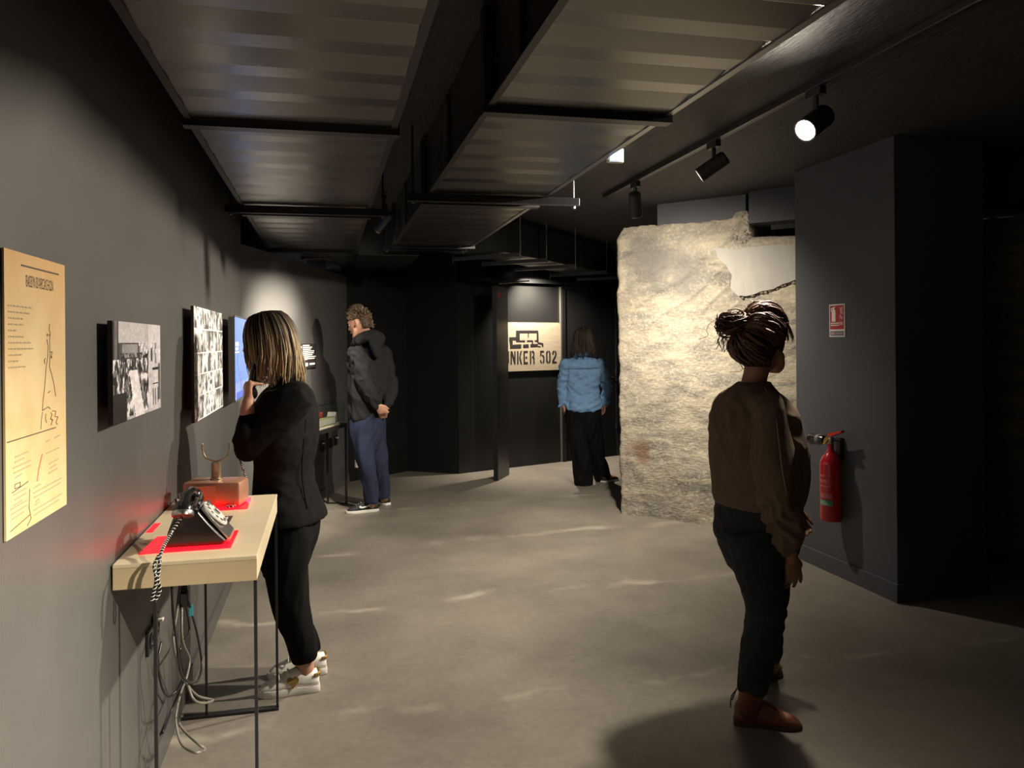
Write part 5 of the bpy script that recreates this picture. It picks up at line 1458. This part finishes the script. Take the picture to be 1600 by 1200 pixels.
remesh('sleeve', slv, M_sweat, swo, .0075, 4, lambda p, f1=folds(.014, [((.2, .1, 1), 2.5, 11)], 1.0), f2=folds(.024, [((1, 1, .2), 9, 20)], 8.0): f1(p) + f2(p) * max(0, 1 - abs(p[2] - .80) / .20))
pm = MB()
pm.tube([V3((1.625, 2.755, 1.315)), V3((1.619, 2.679, 1.238)), V3((1.609, 2.635, 1.125)), V3((1.61, 2.609, 1)), V3((1.65, 2.626, 0.866))], .0026, 6, 6)
build('sleeve_piping', pm, pmat('taupe piping', (.20, .16, .12), None, rough=.7), swo, smooth=True)
build('neckband', MB().tube([V3((1.652, 2.882, 1.32)) + V3((math.cos(a) * fB[1] * .060 + math.sin(a) * fB[0] * .060, -math.cos(a) * fB[0] * .060 + math.sin(a) * fB[1] * .060, .004)) for a in (2 * PI * k / 12 for k in range(13))], .008, 8, 3, cap=False), M_sweat, swo, smooth=True)
jn_ = MB()
oval(jn_, [((1.655, 2.871, 0.917), .165, .120), ((1.652, 2.872, 0.816), .180, .126), ((1.649, 2.872, 0.727), .183, .128), ((1.656, 2.871, 0.658), .160, .112), ((1.662, 2.869, 0.575), .125, .088), ((1.667, 2.868, 0.524), .08, .06)], fB)
leg_tube(jn_, [(1.593, 2.803, 0.759), (1.608, 2.779, 0.616), (1.625, 2.765, 0.472), (1.61, 2.789, 0.318), (1.601, 2.812, 0.186), (1.595, 2.813, 0.132)], [.102, .092, .072, .068, .060, .061], 16)
leg_tube(jn_, [(1.703, 2.952, 0.718), (1.754, 2.971, 0.553), (1.784, 2.995, 0.411), (1.799, 3.043, 0.273), (1.831, 3.087, 0.154)], [.108, .092, .070, .064, .054], 16)
remesh('jeans', jn_, M_jeans, pb, .0075, 14, folds(.007, [((.8, 0, .5), 5, 18)], 1.0))
for i, ((hl, to), (h_, k_, an_)) in enumerate(zip(BF, BLg)):
    so, O_, d_, s_, L_, st = shoe_profile(pb, 'ankle_boot', hl, to, .044, .085, .092, .050, M_boot, M_bsole, .016, label='russet leather ankle boot' if i == 0 else None)
    a_ = V3(an_)
    sh = MB(); base = O_ + d_ * .055 + V3((0, 0, .05))
    sh.tube([base, (base + a_) / 2 + V3((0, 0, .01)), V3((a_[0], a_[1], .155))], [.046, .047, .050], 16, 4)
    build('shaft', sh, M_boot, so, smooth=True)
    build('heel_block', MB().box(O_ + d_ * .035 + V3((0, 0, .008)), (.066, .062, .016), math.atan2(d_[1], d_[0]), .003), M_bsole, so)
    st_ = MB(); tp = O_ + V3((0, 0, .13))
    st_.tube([tp + d_ * .015, tp - d_ * .006 - V3((0, 0, .03)), tp - d_ * .010 - V3((0, 0, .075))], .0025, 6, 3); st_.tube([tp + d_ * .015 + s_ * .01, tp - d_ * .004 + s_ * .012 - V3((0, 0, .05))], .0025, 6, 1)
    build('boot_lace', st_, M_bsole, so)
# messy bun
random.seed(5)
hb = MB(); SB = scalp(hcB, fBh, R=(.080, .104, .126))
D1 = (.026, .012, .009); D2 = (.13, .060, .040); D3 = (.24, .13, .09)
cap(hb, SB, D1, lambda p: 38 if abs(p) < 30 else (6 if abs(p) < 75 else (-12 if abs(p) < 110 else -48)))
bun = V3((1.562, 2.882, 1.559))
bdir = unit(bun - hcB)
def sweep(phi, el, lift, tgt, n_=6):
    p0, d0 = SB(phi, el, 1, .004)
    d0 = unit(d0); w = math.acos(max(-1, min(1, float(d0 @ bdir)))); pts = [p0]
    for k in range(1, n_):
        t = k / n_
        dd = unit((math.sin((1 - t) * w) * d0 + math.sin(t * w) * bdir) / max(1e-3, math.sin(w)))
        loc = np.array([dd @ np.cross(fBh, V3((0, 0, 1))), dd @ fBh, dd[2]])
        rad_ = 1 / math.sqrt((loc[0] / .080) ** 2 + (loc[1] / .104) ** 2 + (loc[2] / .126) ** 2)
        pts.append(hcB - fBh * .006 + dd * (rad_ + .004 + lift * math.sin(PI * min(1, t * 1.15))) + V3((random.gauss(0, .0035), random.gauss(0, .0035), random.gauss(0, .0035))))
    pts.append(tgt)
    return pts, d0
for i in range(520):
    phi = random.uniform(-180, 180); l = 40 if abs(phi) < 30 else (12 if abs(phi) < 75 else (-8 if abs(phi) < 110 else -46))
    tgt = bun + V3((random.gauss(0, .02), random.gauss(0, .02), random.gauss(0, .016)))
    pts, d0 = sweep(phi, l + abs(random.gauss(0, 14)), random.uniform(.004, .040), tgt)
    t = random.random(); cc = mixc(D1, D2 if t < .75 else D3, random.uniform(.2, 1))
    lock(hb, pts, random.uniform(.0035, .009), lambda q, e=cc: mixc(D1, e, min(1, .3 + q * 1.2)), up=d0)
for i in range(190):   # coils of the bun
    a0 = random.uniform(0, 2 * PI); r0 = random.uniform(.026, .070); ax_ = unit((random.gauss(0, .5), random.gauss(0, .5), 1)); e_ = unit(np.cross(ax_, (.3, .9, .1))); g_ = np.cross(ax_, e_)
    h_ = random.uniform(-.03, .032)
    pts = [bun + ax_ * h_ + (e_ * math.cos(a0 + k * .55) + g_ * math.sin(a0 + k * .55)) * (r0 + .004 * math.sin(k * 2.1)) * math.sqrt(max(.2, 1 - (h_ / .05) ** 2)) for k in range(6)]
    cc = mixc(D1, D2 if random.random() < .7 else D3, random.random())
    lock(hb, pts, random.uniform(.003, .007), lambda q, e=cc: e)
hb.ball(bun, (.050, .050, .036)); hb.c += [D1] * (len(hb.v) - len(hb.c))
for i in range(46):    # fringe and loose ends
    phi = random.uniform(-35, 60); p0, n0 = SB(phi, random.uniform(42, 62), 1, .012); p1, n1 = SB(phi, 34, 1, .026); p2, n2 = SB(phi, random.uniform(10, 20), 1, random.uniform(.016, .034))
    lock(hb, [p0, p1, p2, p2 - V3((0, 0, random.uniform(.01, .03)))], random.uniform(.002, .005), lambda q: mixc(D1, D3, .6))
build('hair', hb, M_hair, pb, smooth=True)
wf_ = MB()
def wisp(pts, r=.0011): wf_.tube(pts, r, 5, 6, cols=lambda t: D2)
wisp([(1.52, 2.892, 1.577), (1.476, 2.892, 1.57), (1.456, 2.896, 1.54), (1.461, 2.895, 1.517), (1.427, 2.903, 1.502)])
wisp([(1.633, 2.886, 1.399), (1.59, 2.886, 1.41), (1.603, 2.883, 1.389), (1.593, 2.885, 1.374), (1.548, 2.885, 1.372)])
wisp([(1.608, 2.892, 1.425), (1.618, 2.88, 1.399), (1.608, 2.882, 1.384), (1.598, 2.884, 1.394)])
for k in range(26):
    a = V3((1.537, 2.888, 1.527)) + V3((random.uniform(-.03, .05), random.uniform(-.03, .03), random.uniform(-.03, .01)))
    wisp([a, a + V3((random.uniform(-.02, .01), 0, -.02)), a + V3((random.uniform(-.025, .01), random.uniform(-.02, .02), -random.uniform(.035, .06)))], .0014)
for k in range(130):
    p0, n0 = SB(random.uniform(-180, 180), random.uniform(30, 88), 1, .02); q_ = V3((random.gauss(0, .024), random.gauss(0, .024), random.uniform(.0, .024)))
    wisp([p0, p0 + q_ * .6 + n0 * .008, p0 + q_ + V3((random.gauss(0, .012), 0, -.004))], .0009)
o = build('stray_hair', wf_, M_hair, pb, smooth=True); o['kind'] = 'stuff'

# ================= man with hands behind his back =================
pc = person('bearded man in charcoal hoodie and navy trousers, hands clasped behind his back', (.40, 7.28, 0))
fC = unit((-.58, .81, 0)); fCh = unit((-.82, .50, -.34))
hcC = V3((0.282, 7.181, 1.673))
body = MB()
LC = head_piece(body, hcC, fCh, k=1.04)
body.tube([(0.344, 7.228, 1.446), (0.327, 7.212, 1.548), tuple(hcC - V3((0, 0, .05)) - fCh * .03)], [.066, .060, .060], 14, 4, rounded=True)
oval(body, [((0.344, 7.228, 1.469), .09, .06), ((0.349, 7.227, 1.383), .17, .095), ((0.358, 7.225, 1.132), .17, .10), ((0.344, 7.228, 0.848), .155, .10), ((0.343, 7.229, 0.677), .14, .10)], fC)
C_l = (V3((0.244, 7.128, 1.38)), V3((0.333, 7.067, 1.107)), V3((0.419, 7.057, 0.955))); C_r = (V3((0.491, 7.328, 1.374)), V3((0.554, 7.282, 1.097)), V3((0.503, 7.15, 0.941)))
for a in (C_l, C_r): limb(body, list(a), [.05, .042, .030])
hand(body, C_l[2], unit((.55, .1, -.75)), (.2, .9, .3), (.6, .3, .5), curl=.55, k=1.0)
hand(body, C_r[2], unit((-.35, -.3, -.85)), (.2, .8, -.2), (-.5, -.3, .4), curl=.75, k=1.0)
CLg = (((0.285, 7.18, 0.741), (0.325, 7.14, 0.417), (0.38, 7.179, 0.092)), ((0.408, 7.275, 0.727), (0.451, 7.286, 0.413), (0.487, 7.349, 0.112)))
for hip, kn, an_ in CLg: limb(body, [hip, kn, an_], [.082, .056, .038])
CF = ((V3((0.432, 7.227, 0)), V3((0.151, 7.167, 0))), (V3((0.538, 7.428, 0)), V3((0.538, 7.428, 0)) + V3((-.16, .23, 0))))
for (hl, to), (h_, k_, an_) in zip(CF, CLg): foot(body, an_, hl, to)
remesh('body', body, M_skin, pc, .0085, 3)
face_bits(LC, fCh, pc, 1.04)
hd_ = MB()
oval(hd_, [((0.344, 7.228, 1.508), .075, .07), ((0.344, 7.228, 1.469), .13, .085), ((0.349, 7.227, 1.417), .185, .105), ((0.359, 7.225, 1.303), .212, .122), ((0.363, 7.224, 1.104), .205, .125), ((0.35, 7.227, 0.933), .190, .122), ((0.344, 7.228, 0.848), .182, .120), ((0.344, 7.228, 0.819), .172, .112)], fC)
slvs = []
for a in (C_l, C_r):
    slv = MB(); slvs.append(slv)
    limb(slv, [a[0] + V3((0, 0, .02)), a[0] * .6 + a[1] * .4, a[1], a[1] * .3 + a[2] * .7, a[2] - (a[2] - a[1]) * .06], [.082, .078, .070, .058, .046], 14)
hdo = remesh('hoodie', hd_, M_hood, pc, .009, 4, folds(.020, [((.3, .3, 1), 3, 12), ((1, 0, -.8), 4, 14)], 3.0))
for slv in slvs: remesh('sleeve', slv, M_hood, hdo, .009, 3, folds(.016, [((1, .5, -.5), 6, 16)], 3.0))
hk = MB()
hk.tube([(0.227, 7.235, 1.47), (0.246, 7.148, 1.509), (0.311, 7.097, 1.542), (0.393, 7.089, 1.558), (0.457, 7.141, 1.536), (0.453, 7.265, 1.496), (0.378, 7.354, 1.474)], [.022, .034, .044, .050, .044, .034, .022], 12, 5, flat=1.15, rounded=True)
hk.tube([(0.393, 7.094, 1.541), (0.419, 7.072, 1.474), (0.43, 7.075, 1.407)], [.06, .075, .05], 12, 4, flat=.5, rounded=True)
remesh('hood', hk, M_hood, hdo, .009, 4, folds(.010, [((1, 0, .3), 5, 16)], 2.0))
nt_ = MB(); nt_.tube([(0.37, 7.089, 1.486), (0.418, 7.073, 1.362), (0.439, 7.068, 1.278)], [.010, .008, .002], 6, 4, flat=.3); 
tn = MB()
oval(tn, [((0.344, 7.228, 0.876), .165, .112), ((0.343, 7.228, 0.762), .178, .120), ((0.342, 7.229, 0.66), .165, .112), ((0.347, 7.228, 0.58), .13, .09), ((0.352, 7.226, 0.534), .08, .06)], fC)
leg_tube(tn, [(0.285, 7.18, 0.729), (0.31, 7.154, 0.546), (0.33, 7.139, 0.417), (0.363, 7.162, 0.22), (0.374, 7.18, 0.086)], [.098, .088, .078, .068, .066])
leg_tube(tn, [(0.407, 7.275, 0.715), (0.435, 7.289, 0.523), (0.457, 7.284, 0.413), (0.481, 7.33, 0.214), (0.487, 7.349, 0.094)], [.098, .088, .076, .066, .063])
remesh('trousers', tn, M_navy, pc, .009, 10, folds(.010, [((.2, 0, 1), 3, 14)], 6.0))
for i, (hl, to) in enumerate(CF):
    so, O_, d_, s_, L_, st = shoe_profile(pc, 'running_shoe', hl, to, .046, .088, .098, .058, M_shoeb, M_solew, .026, label='black running shoe with white swoosh and pale sole' if i == 0 else None)
    ns = -s_ if np.dot(s_, V3((0, -1, 0))) < 0 else s_
    def on(u_, z_, off=0.0): return O_ + d_ * L_ * u_ + ns * (.036 + off) + V3((0, 0, z_))
    sw_ = [(.12, .075), (.22, .066), (.34, .055), (.46, .046), (.56, .044), (.62, .050), (.63, .060), (.58, .066), (.56, .058), (.50, .056), (.42, .060), (.30, .066), (.20, .072)]
    build('swoosh', MB().prism([on(a, b_, -.008) for a, b_ in sw_], ns * .012), M_white, so)
    lc = MB()
    for k in range(4):
        u_ = .46 + .07 * k; z_ = .10 - .011 * k
        lc.tube([O_ + d_ * L_ * u_ + s_ * .024 + V3((0, 0, z_ - .012)), O_ + d_ * L_ * (u_ + .02) + V3((0, 0, z_ + .003)), O_ + d_ * L_ * u_ - s_ * .024 + V3((0, 0, z_ - .012))], .0032, 6, 3)
    build('laces', lc, M_solew, so, smooth=True)
random.seed(17)
hb = MB(); SC = scalp(hcC, fCh, R=(.083, .106, .127)); K1 = (.055, .034, .020); K2 = (.20, .135, .08); K3 = (.34, .25, .16)
cap(hb, SC, K1, lambda p: 44 if abs(p) < 40 else (20 if abs(p) < 75 else (14 if abs(p) < 115 else -34)))
for i in range(950):
    phi = random.uniform(-180, 180); l = 44 if abs(phi) < 40 else (20 if abs(phi) < 75 else (14 if abs(phi) < 115 else -34))
    el = l + (88 - l) * random.random() ** 1.3; p0, n0 = SC(phi, el, 1, .002)
    ln_ = (.012 + .028 * max(0, math.sin(math.radians(el)))) * random.uniform(.7, 1.3)
    dr_ = unit(n0 * .75 + V3((random.gauss(0, .3), random.gauss(0, .3), .25)) - fCh * .15)
    cc = mixc(K1, K2 if random.random() < .6 else K3, random.uniform(.3, 1))
    lock(hb, [p0, p0 + dr_ * ln_ * .6, p0 + dr_ * ln_ + V3((random.gauss(0, .006), random.gauss(0, .006), 0))], random.uniform(.004, .008), lambda q, e=cc: mixc(K1, e, min(1, .3 + q)))
build('hair', hb, M_hair, pc, smooth=True)
bd_ = MB()
for i in range(260):
    s_ = random.choice((-1, 1)); t = random.random()
    a = np.array([.070, .012, -.020]) * (1 - t) + np.array([.016, .092, -.100]) * t
    p0 = LC(s_ * a[0] * (1 + .0), a[1] + .004 * math.sin(t * 3), a[2] - .022 * math.sin(t * PI) + random.uniform(-.012, .018))
    dd = unit(fCh * .35 + V3((random.gauss(0, .2), random.gauss(0, .2), -.8)))
    lock(bd_, [p0 - dd * .004, p0 + dd * .006, p0 + dd * .013], .0042, lambda q: mixc(K1, (.02, .012, .008), .6))
for i in range(50):
    x_ = random.uniform(-.03, .03); p0 = LC(x_, .099 - abs(x_) * .35, -.040 + random.uniform(-.004, .004)); lock(bd_, [p0, p0 + fCh * .003 - V3((0, 0, .006)), p0 - V3((0, 0, .012))], .0036, lambda q: (.03, .018, .011))
build('beard', bd_, M_hair, pc, smooth=True)

# ================= woman in blue shirt =================
pd = person('woman in light blue denim shirt and wide black trousers walking away to the back door', (2.72, 8.05, 0))
fD = unit((.225, .974, 0))
hcD = V3((2.613, 7.997, 1.51))
body = MB()
LD = head_piece(body, hcD, fD)
body.tube([(2.617, 8.017, 1.282), (2.618, 8.016, 1.369), tuple(hcD - V3((0, 0, .05)))], [.056, .05, .055], 14, 4, rounded=True)
oval(body, [((2.617, 8.016, 1.315), .08, .055), ((2.617, 8.017, 1.248), .15, .085), ((2.615, 8.017, 1.047), .145, .09), ((2.613, 8.018, 0.778), .14, .085), ((2.612, 8.018, 0.643), .12, .08)], fD)
D_l = (V3((2.434, 8.038, 1.237)), V3((2.411, 8.085, 1.027)), V3((2.417, 8.063, 0.82))); D_r = (V3((2.807, 7.993, 1.233)), V3((2.878, 8.018, 1.021)), V3((2.843, 7.985, 0.828)))
for a in (D_l, D_r): limb(body, list(a), [.044, .036, .026])
hand(body, D_l[2], (.15, .1, -1), (.9, .1, 0), (.2, .9, 0), curl=.3, k=.92)
hand(body, D_r[2], (-.08, .05, -1), (-.9, .1, 0), (-.2, .9, 0), curl=.3, k=.92, thumb_out=.4)
DLg = (((2.534, 7.995, 0.648), (2.559, 7.927, 0.348), (2.594, 7.96, 0.049)), ((2.697, 8.019, 0.641), (2.76, 8.045, 0.338), (2.87, 8.122, 0.043)))
for hip, kn, an_ in DLg: limb(body, [V3(hip) - V3((0, 0, .03)), kn, an_], [.05, .045, .034])
DF = ((V3((2.569, 7.904, 0)), V3((2.569, 7.904, 0)) + V3((.03, .24, 0))), (V3((2.815, 8.029, 0)), V3((2.815, 8.029, 0)) + V3((.22, .10, 0))))
for (hl, to), (h_, k_, an_) in zip(DF, DLg): foot(body, an_, hl, to)
remesh('body', body, M_skin, pd, .0085, 3)
face_bits(LD, fD, pd)
sh_ = MB()
oval(sh_, [((2.618, 8.016, 1.356), .058, .055), ((2.617, 8.016, 1.322), .10, .07), ((2.617, 8.016, 1.289), .165, .088), ((2.616, 8.017, 1.194), .192, .112), ((2.615, 8.017, 1.06), .180, .110), ((2.614, 8.017, 0.966), .172, .104), ((2.614, 8.017, 0.872), .190, .130), ((2.62, 8.016, 0.818), .196, .140), ((2.619, 8.016, 0.784), .180, .136), ((2.619, 8.016, 0.764), .13, .128)], fD)
for a in (D_l, D_r):
    limb(sh_, [a[0] + V3((0, 0, .015)), a[0] * .5 + a[1] * .5, a[1], a[2] - (a[2] - a[1]) * .12], [.066, .062, .056, .048])
sho = remesh('denim_shirt', sh_, M_denim, pd, .009, 4, folds(.020, [((1, .2, .25), 3, 16), ((-1, -.2, .35), 3, 16)], 5.0))
bk = lambda px_, py_: V3(px_)
yk = MB(); yk.tube([(2.429, 7.932, 1.233), (2.504, 7.904, 1.226), (2.574, 7.885, 1.223), (2.66, 7.873, 1.225), (2.747, 7.884, 1.23)], .0035, 6, 4); build('yoke_seam', yk, M_denim2, sho, smooth=True)
for xx in (897, 925):
    pass
build('shirt_collar', MB().tube([(2.526, 8.038, 1.33), (2.538, 7.963, 1.364), (2.59, 7.93, 1.371), (2.664, 7.944, 1.363), (2.716, 8.014, 1.328)], [.012, .018, .02, .018, .012], 8, 4, flat=1.4, rounded=True), M_denim, sho, smooth=True)
cf = V3(D_l[2]); build('cuff', MB().tube([cf + V3((.0, 0, .05)), cf + V3((-.02, 0, .02)), cf + V3((-.055, -.01, -.005))], [.044, .04, .016], 10, 3, flat=.6, rounded=True), M_denim, sho, smooth=True)
cf = V3(D_r[1]); build('elbow_flap', MB().tube([cf + V3((.0, 0, .03)), cf + V3((.045, -.02, -.005))], [.045, .018], 10, 1, rounded=True), M_denim, sho, smooth=True)
td = MB()
oval(td, [((2.613, 8.017, 0.845), .165, .108), ((2.613, 8.018, 0.744), .190, .122), ((2.612, 8.018, 0.63), .188, .12), ((2.617, 8.016, 0.549), .165, .11), ((2.623, 8.015, 0.482), .13, .09), ((2.63, 8.014, 0.442), .08, .06)], fD)
leg_tube(td, [(2.53, 8.006, 0.634), (2.54, 7.952, 0.452), (2.561, 7.937, 0.287), (2.585, 7.952, 0.117), (2.594, 7.96, 0.002)], [.104, .100, .098, .098, .096])
leg_tube(td, [(2.703, 8.017, 0.627), (2.734, 8.03, 0.436), (2.772, 8.063, 0.281), (2.834, 8.1, 0.117), (2.866, 8.113, 0.024)], [.104, .098, .092, .090, .086])
remesh('wide_trousers', td, M_trblack, pd, .009, 4, folds(.014, [((.1, 0, 1), 2.5, 14)], 2.5))
for i, (hl, to) in enumerate(DF):
    so, O_, d_, s_, L_, st = shoe_profile(pd, 'flat_shoe', hl, to, .042, .06, .066, .048, M_shoeb, M_solew, .02)
    build('shoe_trim', MB().tube([O_ + d_ * .01 + s_ * .03 + V3((0, 0, .05)), O_ - d_ * .004 + V3((0, 0, .052)), O_ + d_ * .01 - s_ * .03 + V3((0, 0, .05))], .004, 6, 3), M_shoeb, so)
random.seed(41)
hb = MB(); SD = scalp(hcD, fD); J1 = (.020, .014, .009); J2 = (.055, .036, .022)
cap(hb, SD, J1, lambda p: 50 if abs(p) < 35 else (0 if abs(p) < 60 else -40))
for i in range(260):
    phi = random.uniform(-180, 180)
    if abs(phi) < 45: continue
    q0, _ = SD(phi * .6, random.uniform(70, 86), 1, .005); pts = [q0]; lift = random.uniform(.004, .016)
    for el in (50, 25, 0): pts.append(SD(phi, el, 1, lift + .004)[0])
    last, n_ = SD(phi, -10, 1, lift + .010); outw = V3((n_[0], n_[1], 0)); zend = 1.345 + random.uniform(-.02, .03)
    for t in (.35, .7, 1.0): pts.append(V3((last[0], last[1], last[2] * (1 - t) + zend * t)) + outw * (.03 * t + random.uniform(-.006, .012)))
    cc = mixc(J1, J2, random.random()); lock(hb, pts, random.uniform(.006, .011), lambda q, e=cc: e, up=n_)
build('hair', hb, M_hair, pd, smooth=True)
build('hair_clip', MB().tube([SD(180 - 40, 62, 1, .014)[0], SD(180, 60, 1, .016)[0], SD(180 + 40, 62, 1, .014)[0]], .007, 8, 4, rounded=True), M_bak, pd, smooth=True)
